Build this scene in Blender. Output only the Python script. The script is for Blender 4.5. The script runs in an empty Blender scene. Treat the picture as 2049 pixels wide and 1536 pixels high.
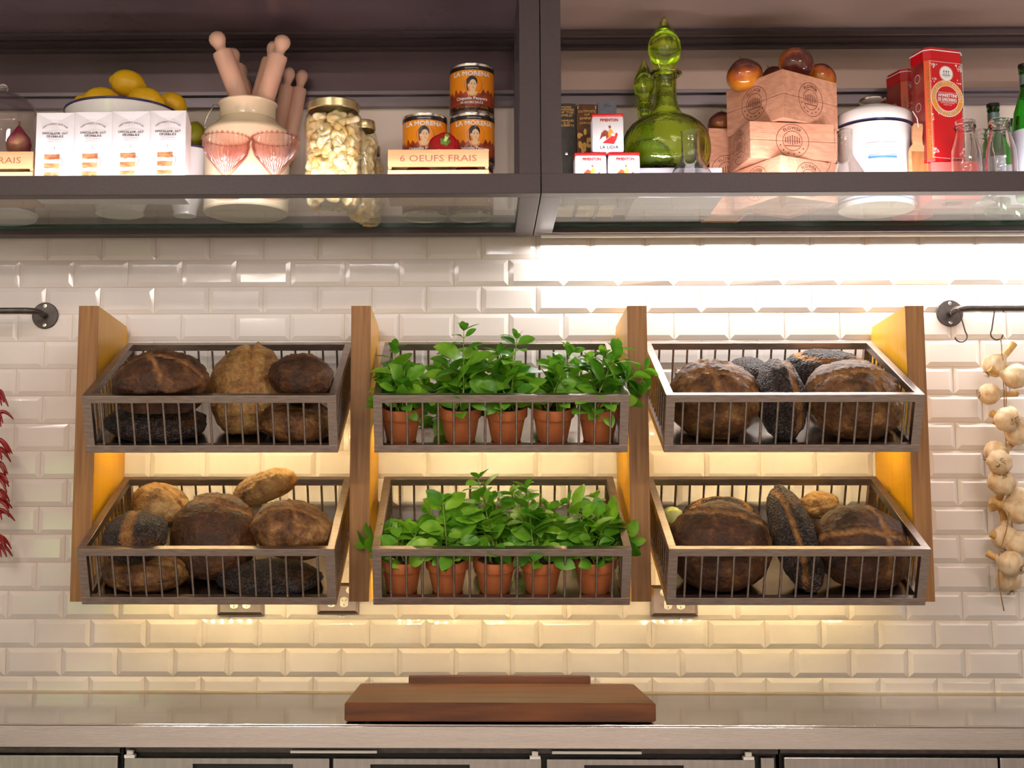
import bpy, bmesh, math, random
from mathutils import Vector, Matrix, Euler, noise
from mathutils.geometry import tessellate_polygon
random.seed(7)
sc = bpy.context.scene
COL = sc.collection
PI = math.pi

# ------------------------------------------------------------------ camera
FPX = 2750.0
F_ = Vector((-0.0185464, 0.9932911, 0.1141435))
R_ = Vector((0.9998263, 0.0186362, 0.0002801))
U_ = Vector((0.001849, -0.1141288, 0.9934642))
DC = 3.76843
PPX = 900.0                     # optical axis in the frame (the photograph is a crop)
Z0 = 2.08                       # height of the first tile course line above the floor
CAM = Vector((1.198474, -DC, Z0 - 0.782306))
cam = bpy.data.cameras.new('camera')
cam.sensor_width = 36
cam.lens = FPX / 2049 * 36
cam.clip_start = 0.05
cam.shift_x = (1024.5 - PPX) / 2049
co = bpy.data.objects.new('camera', cam)
COL.objects.link(co)
co.matrix_world = Matrix(((R_.x, U_.x, -F_.x, CAM.x), (R_.y, U_.y, -F_.y, CAM.y), (R_.z, U_.z, -F_.z, CAM.z), (0, 0, 0, 1)))
sc.camera = co

# ------------------------------------------------------------------ world, colour
sc.view_settings.view_transform = 'Standard'
sc.view_settings.look = 'None'
sc.view_settings.gamma = 1
sc.view_settings.exposure = 0.05
sc.view_settings.use_curve_mapping = False
sc.cycles.use_denoising = True
sc.cycles.max_bounces = 10
sc.cycles.transmission_bounces = 10
sc.cycles.transparent_max_bounces = 12
sc.cycles.caustics_reflective = False
sc.cycles.caustics_refractive = False
sc.cycles.sample_clamp_indirect = 6
w = bpy.data.worlds.new('world')
sc.world = w
w.use_nodes = True
wn = w.node_tree
sky = wn.nodes.new('ShaderNodeTexSky')
sky.sky_type = 'HOSEK_WILKIE'
sky.turbidity = 3
sky.sun_direction = (0.4, 0.6, 0.7)
wn.links.new(sky.outputs[0], wn.nodes['Background'].inputs[0])
wn.nodes['Background'].inputs[1].default_value = 9.0


def area_light(name, loc, rot, sx, sy, power, color, spread=PI):
    l = bpy.data.lights.new(name, 'AREA')
    l.shape = 'RECTANGLE'
    l.size = sx
    l.size_y = sy
    l.energy = power
    l.color = color
    l.spread = spread
    o = bpy.data.objects.new(name, l)
    COL.objects.link(o)
    o.location = loc
    o.rotation_euler = rot
    return o


# sun over the garden behind the camera
sl_ = bpy.data.lights.new('garden_sun', 'SUN')
sl_.energy = 38
sl_.angle = 0.01
sl_.color = (1.0, 0.96, 0.9)
so_ = bpy.data.objects.new('garden_sun', sl_)
COL.objects.link(so_)
so_.rotation_euler = Vector((-0.2, -0.6, -0.75)).to_track_quat('-Z', 'Y').to_euler()


def from_wall(x, Y, z):
    return Vector((x, -Y, Z0 + z))


WARM = (1.0, 0.74, 0.36)
WHITE = (1.0, 0.93, 0.86)
# unseen ceiling fill lights, added to raise the ambient light of the room
for lx, ly, pw in ((-0.2, -3.3, 44), (2.6, -3.3, 44), (-0.2, -6.0, 74), (2.6, -6.0, 74)):
    area_light('ceiling_fill_light', (lx, ly, 3.16), (0, 0, 0), 1.2, 0.3, pw, (1.0, 0.86, 0.76))
# light strips: under the right cabinet, inside the two cabinets, under the baskets
area_light('undercabinet_strip_light', from_wall(2.33, 0.058, 0.046), (math.radians(-8), 0, 0), 1.9, 0.012, 15, (1.0, 0.94, 0.9))
for x0, x1, pw in ((-0.30, 1.31, 4.6), (1.44, 3.0, 6.2)):
    area_light('cabinet_strip_light', from_wall((x0 + x1) / 2, 0.462, 0.098), (math.radians(108), 0, 0), x1 - x0, 0.02, pw, (1.0, 0.88, 0.9))


# ------------------------------------------------------------------ helpers
def ray(px, py):
    return F_ + R_ * ((px - PPX) / FPX) - U_ * ((py - 768) / FPX)


def at(px, py, Y):
    d = ray(px, py)
    return CAM + d * ((DC - Y) / d.y)


def mpp(Y):
    return (DC - Y) / FPX


MATS = {}


def nd(nt, t, **kw):
    n = nt.nodes.new(t)
    for k, v in kw.items():
        if hasattr(n, k):
            setattr(n, k, v)
        else:
            n.inputs[k.replace('_', ' ')].default_value = v
    return n


def mat(name, col, rough=0.5, metal=0.0, c2=None, scale=20, stretch=(1, 1, 1), contrast=(0.35, 0.65), detail=4,
        bump=0.0, bscale=None, trans=0.0, ior=1.45, emit=0.0, spec=0.5, coat=0.0, sub=0.0, alpha=1.0, coord='Object', rough2=None, dist=0.002):
    if name in MATS:
        return MATS[name]
    m = bpy.data.materials.new(name)
    m.use_nodes = True
    nt = m.node_tree
    b = nt.nodes['Principled BSDF']
    b.inputs['Base Color'].default_value = (*col, 1)
    b.inputs['Roughness'].default_value = rough
    b.inputs['Metallic'].default_value = metal
    b.inputs['Transmission Weight'].default_value = trans
    b.inputs['IOR'].default_value = ior
    b.inputs['Specular IOR Level'].default_value = spec
    b.inputs['Coat Weight'].default_value = coat
    b.inputs['Coat Roughness'].default_value = 0.08
    b.inputs['Alpha'].default_value = alpha
    if sub:
        b.inputs['Subsurface Weight'].default_value = sub
        b.inputs['Subsurface Radius'].default_value = (0.02, 0.01, 0.005)
        b.inputs['Subsurface Scale'].default_value = 0.5
    if emit:
        b.inputs['Emission Color'].default_value = (*col, 1)
        b.inputs['Emission Strength'].default_value = emit
    tc = nd(nt, 'ShaderNodeTexCoord')
    mp = nd(nt, 'ShaderNodeMapping')
    mp.inputs['Scale'].default_value = stretch
    nt.links.new(tc.outputs[coord], mp.inputs[0])
    if c2 or bump or rough2 is not None:
        nz = nd(nt, 'ShaderNodeTexNoise', Scale=scale, Detail=detail)
        nt.links.new(mp.outputs[0], nz.inputs['Vector'])
        if c2:
            r = nd(nt, 'ShaderNodeValToRGB')
            r.color_ramp.elements[0].position = contrast[0]
            r.color_ramp.elements[1].position = contrast[1]
            r.color_ramp.elements[0].color = (*col, 1)
            r.color_ramp.elements[1].color = (*c2, 1)
            nt.links.new(nz.outputs[0], r.inputs[0])
            nt.links.new(r.outputs[0], b.inputs['Base Color'])
        if rough2 is not None:
            mr = nd(nt, 'ShaderNodeMapRange')
            mr.inputs['To Min'].default_value = rough
            mr.inputs['To Max'].default_value = rough2
            nt.links.new(nz.outputs[0], mr.inputs[0])
            nt.links.new(mr.outputs[0], b.inputs['Roughness'])
        if bump:
            n2 = nz
            if bscale:
                n2 = nd(nt, 'ShaderNodeTexNoise', Scale=bscale, Detail=3)
                nt.links.new(mp.outputs[0], n2.inputs['Vector'])
            bp = nd(nt, 'ShaderNodeBump', Strength=bump, Distance=dist)
            nt.links.new(n2.outputs[0], bp.inputs['Height'])
            nt.links.new(bp.outputs[0], b.inputs['Normal'])
    MATS[name] = m
    return m


M_TILE = mat('white_glazed_tile', (0.74, 0.69, 0.655), rough=0.07, c2=(0.70, 0.64, 0.60), scale=5, spec=0.5, bump=0.06, bscale=14, dist=0.004)
M_GROUT = mat('cream_grout', (0.66, 0.58, 0.46), rough=0.8, c2=(0.55, 0.45, 0.30), scale=6)
M_STEEL = mat('brushed_basket_steel', (0.40, 0.34, 0.31), rough=0.30, metal=1, c2=(0.30, 0.25, 0.225), scale=30, rough2=0.42, stretch=(1, 6, 6))
M_TRAY = mat('tray_steel', (0.50, 0.45, 0.40), rough=0.22, metal=1, c2=(0.40, 0.35, 0.31), scale=12)
M_COUNTER = mat('countertop_steel', (0.60, 0.565, 0.545), rough=0.06, metal=1, c2=(0.54, 0.51, 0.49), scale=9, stretch=(0.4, 6, 6), rough2=0.13, bump=0.03, bscale=60)
M_FRIDGE = mat('fridge_steel', (0.36, 0.34, 0.33), rough=0.3, metal=1, c2=(0.30, 0.29, 0.28), scale=10, stretch=(8, 1, 1))
M_DARK = mat('black_recess', (0.012, 0.011, 0.012), rough=0.5)
M_FRAME = mat('dark_powder_coated_metal', (0.064, 0.045, 0.051), rough=0.42, c2=(0.050, 0.036, 0.041), scale=500, bump=0.25, bscale=900, dist=0.0006)
M_GLOSSDARK = mat('dark_glossy_panel', (0.15, 0.105, 0.118), rough=0.24, metal=0.4, c2=(0.12, 0.085, 0.095), scale=3)
M_GLOSSTAN = mat('bronze_glossy_panel', (0.46, 0.35, 0.30), rough=0.28, metal=0.4, c2=(0.38, 0.28, 0.24), scale=2)
M_CREAM = mat('cream_cabinet_back', (0.76, 0.67, 0.58), rough=0.5)
M_OAK = mat('oak_panel_edge', (0.36, 0.175, 0.052), rough=0.45, c2=(0.22, 0.092, 0.024), scale=14, stretch=(9, 9, 0.35), contrast=(0.3, 0.7), detail=8, bump=0.1, bscale=40)
M_VENEER = mat('golden_oak_veneer', (0.76, 0.39, 0.014), rough=0.32, c2=(0.66, 0.31, 0.010), scale=9, stretch=(9, 9, 0.3), contrast=(0.3, 0.75), detail=6)
M_BOARD = mat('oiled_acacia_board', (0.165, 0.048, 0.007), rough=0.42, c2=(0.05, 0.012, 0.0025), scale=5, stretch=(0.7, 9, 7), contrast=(0.32, 0.72), detail=9, bump=0.05, bscale=30)
M_CHROME = mat('chrome', (0.75, 0.72, 0.68), rough=0.14, metal=1)
M_BRONZE = mat('aged_nickel_plate', (0.46, 0.36, 0.27), rough=0.24, metal=1, c2=(0.38, 0.29, 0.22), scale=30)
M_IRON = mat('dark_iron', (0.10, 0.085, 0.08), rough=0.38, metal=0.8, c2=(0.07, 0.06, 0.055), scale=60, bump=0.1, bscale=200)
M_WHITEP = mat('white_plastic', (0.86, 0.84, 0.80), rough=0.35)
def thin_glass(name, tint, rough=0.0, ior=1.5):
    m = bpy.data.materials.new(name)
    m.use_nodes = True
    nt = m.node_tree
    nt.nodes.remove(nt.nodes['Principled BSDF'])
    tr = nd(nt, 'ShaderNodeBsdfTransparent', Color=(*tint, 1))
    gl = nd(nt, 'ShaderNodeBsdfGlossy', Roughness=rough)
    fr = nd(nt, 'ShaderNodeFresnel')
    ge = nd(nt, 'ShaderNodeNewGeometry')
    mr = nd(nt, 'ShaderNodeMapRange')
    mr.inputs['To Min'].default_value = ior
    mr.inputs['To Max'].default_value = 1 / ior
    nt.links.new(ge.outputs['Backfacing'], mr.inputs[0])
    nt.links.new(mr.outputs[0], fr.inputs['IOR'])
    mx = nd(nt, 'ShaderNodeMixShader')
    nt.links.new(fr.outputs[0], mx.inputs[0])
    nt.links.new(tr.outputs[0], mx.inputs[1])
    nt.links.new(gl.outputs[0], mx.inputs[2])
    nt.links.new(mx.outputs[0], nt.nodes['Material Output'].inputs[0])
    return m


M_JARG = thin_glass('thin_clear_glass', (0.98, 0.985, 0.97), ior=1.35)
M_GLASS = mat('clear_glass', (1, 1, 1), rough=0.0, trans=1, ior=1.46)
M_THINGLASS = thin_glass('tinted_cloche_glass', (0.90, 0.88, 0.89))
M_SHELFG = thin_glass('shelf_glass', (0.95, 0.985, 0.97))
M_GEDGE = mat('green_glass_edge', (0.03, 0.30, 0.20), rough=0.1, trans=0.6, ior=1.5)
M_GREENG = mat('green_bubble_glass', (0.82, 1.0, 0.22), rough=0.0, trans=1, ior=1.45, bump=0.25, bscale=70, dist=0.003)
M_BOTG = mat('green_bottle_glass', (0.10, 0.62, 0.12), rough=0.0, trans=1, ior=1.45)
M_PINKG = thin_glass('pink_pressed_glass', (0.95, 0.80, 0.78), 0.06, 1.6)
M_CREAMEN = mat('cream_enamel', (0.78, 0.66, 0.46), rough=0.22, coat=0.4)
M_WHITEEN = mat('white_enamel', (0.88, 0.88, 0.90), rough=0.15, coat=0.5)
M_NAVY = mat('navy_enamel', (0.03, 0.025, 0.13), rough=0.2, coat=0.5)
M_BLUE = mat('blue_print', (0.08, 0.25, 0.62), rough=0.3)
M_BEECH = mat('beech_wood', (0.74, 0.47, 0.35), rough=0.55, c2=(0.66, 0.40, 0.29), scale=8, stretch=(4, 4, 0.6), detail=6)
M_CRATEW = mat('poplar_crate_wood', (0.56, 0.30, 0.15), rough=0.55, c2=(0.46, 0.225, 0.10), scale=6, stretch=(0.7, 6, 8), detail=6)
M_ROUGHW = mat('rough_sawn_pink_wood', (0.72, 0.37, 0.24), rough=0.85, c2=(0.52, 0.235, 0.14), scale=55, stretch=(0.6, 1, 2), contrast=(0.3, 0.8), detail=8, bump=0.7, bscale=160, dist=0.002)
M_STAMP = mat('brown_stamp_ink', (0.22, 0.075, 0.05), rough=0.8)
M_LEMON = mat('lemon_peel', (0.82, 0.50, 0.012), rough=0.35, c2=(0.72, 0.42, 0.01), scale=14, bump=0.35, bscale=120, dist=0.0012)
M_LIME = mat('green_lemon_peel', (0.32, 0.26, 0.012), rough=0.35, c2=(0.22, 0.22, 0.01), scale=14, bump=0.35, bscale=120, dist=0.0012)
M_STALK = mat('woody_stalk', (0.10, 0.06, 0.02), rough=0.8)
M_BOXW = mat('white_carton', (0.72, 0.71, 0.75), rough=0.5)
M_INK = mat('black_ink', (0.03, 0.025, 0.035), rough=0.5)
M_GREYINK = mat('grey_ink', (0.40, 0.38, 0.42), rough=0.5)
M_REDINK = mat('red_ink', (0.60, 0.12, 0.09), rough=0.5)
M_BISC = mat('oat_biscuit_photo', (0.50, 0.22, 0.09), rough=0.5, c2=(0.26, 0.085, 0.03), scale=32, stretch=(1, 1, 2.6), contrast=(0.42, 0.6), detail=6)
M_BISCL = mat('cream_filling_photo', (0.86, 0.70, 0.52), rough=0.5, c2=(0.74, 0.50, 0.30), scale=60)
M_LID = mat('gold_jar_lid', (0.70, 0.60, 0.34), rough=0.28, metal=0.9)
M_PALE = mat('pickled_pale_pieces', (0.80, 0.70, 0.46), rough=0.3, c2=(0.60, 0.40, 0.13), scale=18, coat=0.5, sub=0.2)
M_TIN = mat('tinplate', (0.72, 0.70, 0.68), rough=0.22, metal=1)
M_ORANGE = mat('orange_label', (0.90, 0.33, 0.008), rough=0.3, c2=(0.86, 0.22, 0.006), scale=6, coat=0.3)
M_CHILIB = mat('dark_chili_print', (0.15, 0.022, 0.01), rough=0.35, c2=(0.42, 0.06, 0.012), scale=60, coat=0.3)
M_LBLACK = mat('black_label', (0.02, 0.01, 0.01), rough=0.3, coat=0.3)
M_LWHITE = mat('white_print', (0.88, 0.87, 0.85), rough=0.4)
M_SKINP = mat('portrait_skin_print', (0.86, 0.58, 0.34), rough=0.35)
M_GOLDP = mat('gold_print', (0.72, 0.42, 0.10), rough=0.4)
M_RED = mat('red_tin_paint', (0.60, 0.005, 0.012), rough=0.22, coat=0.5)
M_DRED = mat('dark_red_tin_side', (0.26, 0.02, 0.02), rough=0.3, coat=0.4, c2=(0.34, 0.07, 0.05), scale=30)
M_OREDP = mat('orange_red_band', (0.75, 0.10, 0.01), rough=0.3)
M_OCHRE = mat('ochre_ring_print', (0.78, 0.33, 0.03), rough=0.3)
M_PEPPER = mat('red_pepper_skin', (0.52, 0.005, 0.012), rough=0.12, coat=0.6, c2=(0.42, 0.004, 0.01), scale=8)
M_PSTEM = mat('green_pepper_stem', (0.20, 0.33, 0.07), rough=0.5)
M_CHEST = mat('glossy_conker_skin', (0.62, 0.19, 0.012), rough=0.16, coat=0.6, c2=(0.10, 0.018, 0.014), scale=1.0, stretch=(7, 7, 16), contrast=(0.46, 0.62), detail=0)
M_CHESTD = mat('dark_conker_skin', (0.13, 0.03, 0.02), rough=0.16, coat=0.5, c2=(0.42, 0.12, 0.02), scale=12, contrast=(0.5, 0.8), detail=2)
M_FIG = mat('fig_skin', (0.20, 0.012, 0.05), rough=0.45, c2=(0.34, 0.20, 0.09), scale=14, contrast=(0.45, 0.75))
M_BOOKG = mat('dark_green_book_cloth', (0.065, 0.062, 0.055), rough=0.8, c2=(0.05, 0.048, 0.042), scale=60, bump=0.3, bscale=300)
M_BOOKB = mat('worn_brown_book_cloth', (0.14, 0.07, 0.035), rough=0.8, c2=(0.09, 0.04, 0.022), scale=40, bump=0.3, bscale=300)
M_BOOKS = mat('slate_blue_book_cloth', (0.16, 0.165, 0.20), rough=0.8, c2=(0.13, 0.135, 0.165), scale=50, bump=0.3, bscale=300)
M_PAGES = mat('old_book_pages', (0.52, 0.42, 0.28), rough=0.9)
M_TERRA = mat('terracotta', (0.50, 0.155, 0.050), rough=0.75, c2=(0.40, 0.115, 0.036), scale=14, bump=0.15, bscale=120)
M_SOIL = mat('dark_potting_soil', (0.022, 0.013, 0.008), rough=1.0, c2=(0.06, 0.035, 0.02), scale=120, bump=1.0, bscale=200)
M_STEMG = mat('green_plant_stem', (0.24, 0.34, 0.06), rough=0.5)
M_GARL = mat('papery_garlic_skin', (0.76, 0.62, 0.42), rough=0.5, c2=(0.56, 0.33, 0.13), scale=30, stretch=(2, 2, 0.8), contrast=(0.42, 0.78), sub=0.15, bump=0.4, bscale=90, dist=0.001)
M_GSTEM = mat('dry_garlic_stem', (0.66, 0.42, 0.16), rough=0.7, c2=(0.52, 0.30, 0.10), scale=60, stretch=(3, 3, 0.4), bump=0.5, bscale=120, dist=0.001)
M_GROOT = mat('garlic_roots', (0.20, 0.10, 0.035), rough=0.9)
M_TWINE = mat('jute_twine', (0.40, 0.22, 0.07), rough=0.9, c2=(0.28, 0.14, 0.04), scale=300)
M_CHILI = mat('dried_red_chili', (0.30, 0.004, 0.008), rough=0.25, coat=0.3, c2=(0.20, 0.003, 0.006), scale=20)
M_CABB = mat('pale_green_leaves', (0.36, 0.42, 0.07), rough=0.45, c2=(0.56, 0.60, 0.22), scale=9)
M_WALLP = mat('painted_plaster', (0.84, 0.82, 0.80), rough=0.9)
M_CEIL = mat('ceiling_paint', (0.78, 0.76, 0.74), rough=0.9)
M_FLOOR = mat('concrete_floor', (0.42, 0.38, 0.34), rough=0.6, c2=(0.36, 0.33, 0.30), scale=3)
M_LAWN = mat('lawn', (0.16, 0.34, 0.06), rough=0.9, c2=(0.24, 0.42, 0.10), scale=4)
M_HEDGE = mat('hedge_leaves', (0.10, 0.24, 0.05), rough=0.9, c2=(0.28, 0.42, 0.12), scale=3)
M_DIODE = mat('warm_led_diode', (1.0, 0.74, 0.36), emit=620)
M_LAMPW = mat('fill_lamp_diffuser', (1.0, 0.88, 0.78), emit=4)  # glowing face of the added ceiling fill lights


def leaf_material(name, c1, c2):
    m = bpy.data.materials.new(name)
    m.use_nodes = True
    nt = m.node_tree
    b = nt.nodes['Principled BSDF']
    tc = nd(nt, 'ShaderNodeTexCoord')
    nz = nd(nt, 'ShaderNodeTexNoise', Scale=26.0, Detail=2.0)
    nt.links.new(tc.outputs['Object'], nz.inputs['Vector'])
    r = nd(nt, 'ShaderNodeValToRGB')
    r.color_ramp.elements[0].position = 0.35
    r.color_ramp.elements[1].position = 0.65
    r.color_ramp.elements[0].color = (*c1, 1)
    r.color_ramp.elements[1].color = (*c2, 1)
    nt.links.new(nz.outputs[0], r.inputs[0])
    ge = nd(nt, 'ShaderNodeNewGeometry')
    hs = nd(nt, 'ShaderNodeHueSaturation')
    mv = nd(nt, 'ShaderNodeMapRange')
    mv.inputs['To Min'].default_value = 0.62
    mv.inputs['To Max'].default_value = 1.30
    mh = nd(nt, 'ShaderNodeMapRange')
    mh.inputs['To Min'].default_value = 0.515
    mh.inputs['To Max'].default_value = 0.475
    nt.links.new(ge.outputs['Random Per Island'], mv.inputs[0])
    nt.links.new(ge.outputs['Random Per Island'], mh.inputs[0])
    nt.links.new(mv.outputs[0], hs.inputs['Value'])
    nt.links.new(mh.outputs[0], hs.inputs['Hue'])
    nt.links.new(r.outputs[0], hs.inputs['Color'])
    nt.links.new(hs.outputs[0], b.inputs['Base Color'])
    b.inputs['Roughness'].default_value = 0.36
    tr = nd(nt, 'ShaderNodeBsdfTranslucent')
    nt.links.new(hs.outputs[0], tr.inputs['Color'])
    mx = nd(nt, 'ShaderNodeMixShader')
    mx.inputs[0].default_value = 0.32
    nt.links.new(b.outputs[0], mx.inputs[1])
    nt.links.new(tr.outputs[0], mx.inputs[2])
    nt.links.new(mx.outputs[0], nt.nodes['Material Output'].inputs[0])
    return m


M_LEAF = leaf_material('basil_leaf', (0.105, 0.36, 0.018), (0.21, 0.52, 0.04))


def conker_lit_base_material():  # orange base: hilum colour plus strip-light highlight painted into the skin, dark top
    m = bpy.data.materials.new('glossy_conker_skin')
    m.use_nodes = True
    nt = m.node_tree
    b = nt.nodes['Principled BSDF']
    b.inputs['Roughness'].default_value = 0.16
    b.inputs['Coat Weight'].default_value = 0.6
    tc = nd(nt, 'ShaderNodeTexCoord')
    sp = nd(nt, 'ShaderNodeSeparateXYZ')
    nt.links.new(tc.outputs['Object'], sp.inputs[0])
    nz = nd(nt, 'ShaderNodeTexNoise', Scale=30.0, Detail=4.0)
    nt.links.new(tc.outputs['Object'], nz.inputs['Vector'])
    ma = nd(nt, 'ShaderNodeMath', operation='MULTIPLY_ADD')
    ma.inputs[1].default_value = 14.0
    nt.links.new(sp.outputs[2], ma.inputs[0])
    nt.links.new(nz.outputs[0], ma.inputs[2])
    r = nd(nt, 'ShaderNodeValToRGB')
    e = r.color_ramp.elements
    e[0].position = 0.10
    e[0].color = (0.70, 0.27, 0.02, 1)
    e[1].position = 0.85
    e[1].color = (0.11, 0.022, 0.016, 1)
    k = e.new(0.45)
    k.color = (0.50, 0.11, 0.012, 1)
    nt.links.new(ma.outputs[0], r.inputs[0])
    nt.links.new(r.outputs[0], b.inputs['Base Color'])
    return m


M_CHEST = conker_lit_base_material()


def crust_material(name, dark, mid, light, seeds=0.0):
    m = bpy.data.materials.new(name)
    m.use_nodes = True
    nt = m.node_tree
    b = nt.nodes['Principled BSDF']
    b.inputs['Roughness'].default_value = 0.55
    b.inputs['Specular IOR Level'].default_value = 0.35
    tc = nd(nt, 'ShaderNodeTexCoord')
    n1 = nd(nt, 'ShaderNodeTexNoise', Scale=13.0, Detail=12.0, Roughness=0.78)
    nt.links.new(tc.outputs['Object'], n1.inputs['Vector'])
    r = nd(nt, 'ShaderNodeValToRGB')
    e = r.color_ramp.elements
    e[0].position = 0.40
    e[0].color = (*dark, 1)
    e[1].position = 0.70
    e[1].color = (*light, 1)
    k = e.new(0.53)
    k.color = (*mid, 1)
    nt.links.new(n1.outputs[0], r.inputs[0])
    at_ = nd(nt, 'ShaderNodeAttribute', attribute_name='score')
    mx = nd(nt, 'ShaderNodeMix', data_type='RGBA')
    nt.links.new(at_.outputs['Fac'], mx.inputs['Factor'])
    nt.links.new(r.outputs[0], mx.inputs[6])
    n3 = nd(nt, 'ShaderNodeTexNoise', Scale=60.0, Detail=4.0)
    nt.links.new(tc.outputs['Object'], n3.inputs['Vector'])
    r3 = nd(nt, 'ShaderNodeValToRGB')
    r3.color_ramp.elements[0].position = 0.35
    r3.color_ramp.elements[1].position = 0.65
    r3.color_ramp.elements[0].color = (0.20, 0.085, 0.028, 1)
    r3.color_ramp.elements[1].color = (0.38, 0.19, 0.062, 1)
    nt.links.new(n3.outputs[0], r3.inputs[0])
    nt.links.new(r3.outputs[0], mx.inputs[7])
    out = mx.outputs[2]
    n2 = nd(nt, 'ShaderNodeTexNoise', Scale=90.0, Detail=5.0)
    nt.links.new(tc.outputs['Object'], n2.inputs['Vector'])
    bp = nd(nt, 'ShaderNodeBump', Strength=0.9, Distance=0.006)
    if seeds:
        v = nd(nt, 'ShaderNodeTexVoronoi', Scale=230.0)
        nt.links.new(tc.outputs['Object'], v.inputs['Vector'])
        lt = nd(nt, 'ShaderNodeMath', operation='LESS_THAN')
        lt.inputs[1].default_value = 0.62
        nt.links.new(v.outputs['Distance'], lt.inputs[0])
        inv = nd(nt, 'ShaderNodeMath', operation='SUBTRACT')
        inv.inputs[0].default_value = 1.0
        nt.links.new(at_.outputs['Fac'], inv.inputs[1])
        n4 = nd(nt, 'ShaderNodeTexNoise', Scale=16.0, Detail=2.0)
        nt.links.new(tc.outputs['Object'], n4.inputs['Vector'])
        g4 = nd(nt, 'ShaderNodeMapRange')
        g4.inputs['From Min'].default_value = 0.70
        g4.inputs['From Max'].default_value = 0.58
        nt.links.new(n4.outputs[0], g4.inputs[0])
        m1 = nd(nt, 'ShaderNodeMath', operation='MULTIPLY')
        nt.links.new(lt.outputs[0], m1.inputs[0])
        nt.links.new(inv.outputs[0], m1.inputs[1])
        m2 = nd(nt, 'ShaderNodeMath', operation='MULTIPLY')
        nt.links.new(m1.outputs[0], m2.inputs[0])
        nt.links.new(g4.outputs[0], m2.inputs[1])
        sx = nd(nt, 'ShaderNodeMix', data_type='RGBA')
        nt.links.new(m2.outputs[0], sx.inputs['Factor'])
        nt.links.new(out, sx.inputs[6])
        sep = nd(nt, 'ShaderNodeSeparateColor')
        nt.links.new(v.outputs['Color'], sep.inputs[0])
        rs = nd(nt, 'ShaderNodeValToRGB')
        rs.color_ramp.elements[0].color = (0.012, 0.012, 0.016, 1)
        rs.color_ramp.elements[1].color = (0.09, 0.085, 0.09, 1)
        rs.color_ramp.elements[0].position = 0.5
        nt.links.new(sep.outputs[0], rs.inputs[0])
        nt.links.new(rs.outputs[0], sx.inputs[7])
        out = sx.outputs[2]
        ad = nd(nt, 'ShaderNodeMath', operation='SUBTRACT')
        nt.links.new(n2.outputs[0], ad.inputs[0])
        nt.links.new(v.outputs['Distance'], ad.inputs[1])
        nt.links.new(ad.outputs[0], bp.inputs['Height'])
    else:
        nt.links.new(n2.outputs[0], bp.inputs['Height'])
    nt.links.new(out, b.inputs['Base Color'])
    nt.links.new(bp.outputs[0], b.inputs['Normal'])
    return m


M_CR_DARK = crust_material('dark_baked_crust', (0.022, 0.009, 0.005), (0.070, 0.026, 0.010), (0.24, 0.11, 0.03))
M_CR_BROWN = crust_material('brown_crust', (0.045, 0.018, 0.007), (0.18, 0.08, 0.026), (0.52, 0.31, 0.11))
M_CR_TAN = crust_material('floury_tan_crust', (0.12, 0.052, 0.018), (0.36, 0.20, 0.065), (0.62, 0.43, 0.19))
M_CR_SEED = crust_material('poppy_seeded_crust', (0.03, 0.015, 0.008), (0.07, 0.03, 0.012), (0.20, 0.09, 0.03), seeds=1)


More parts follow.
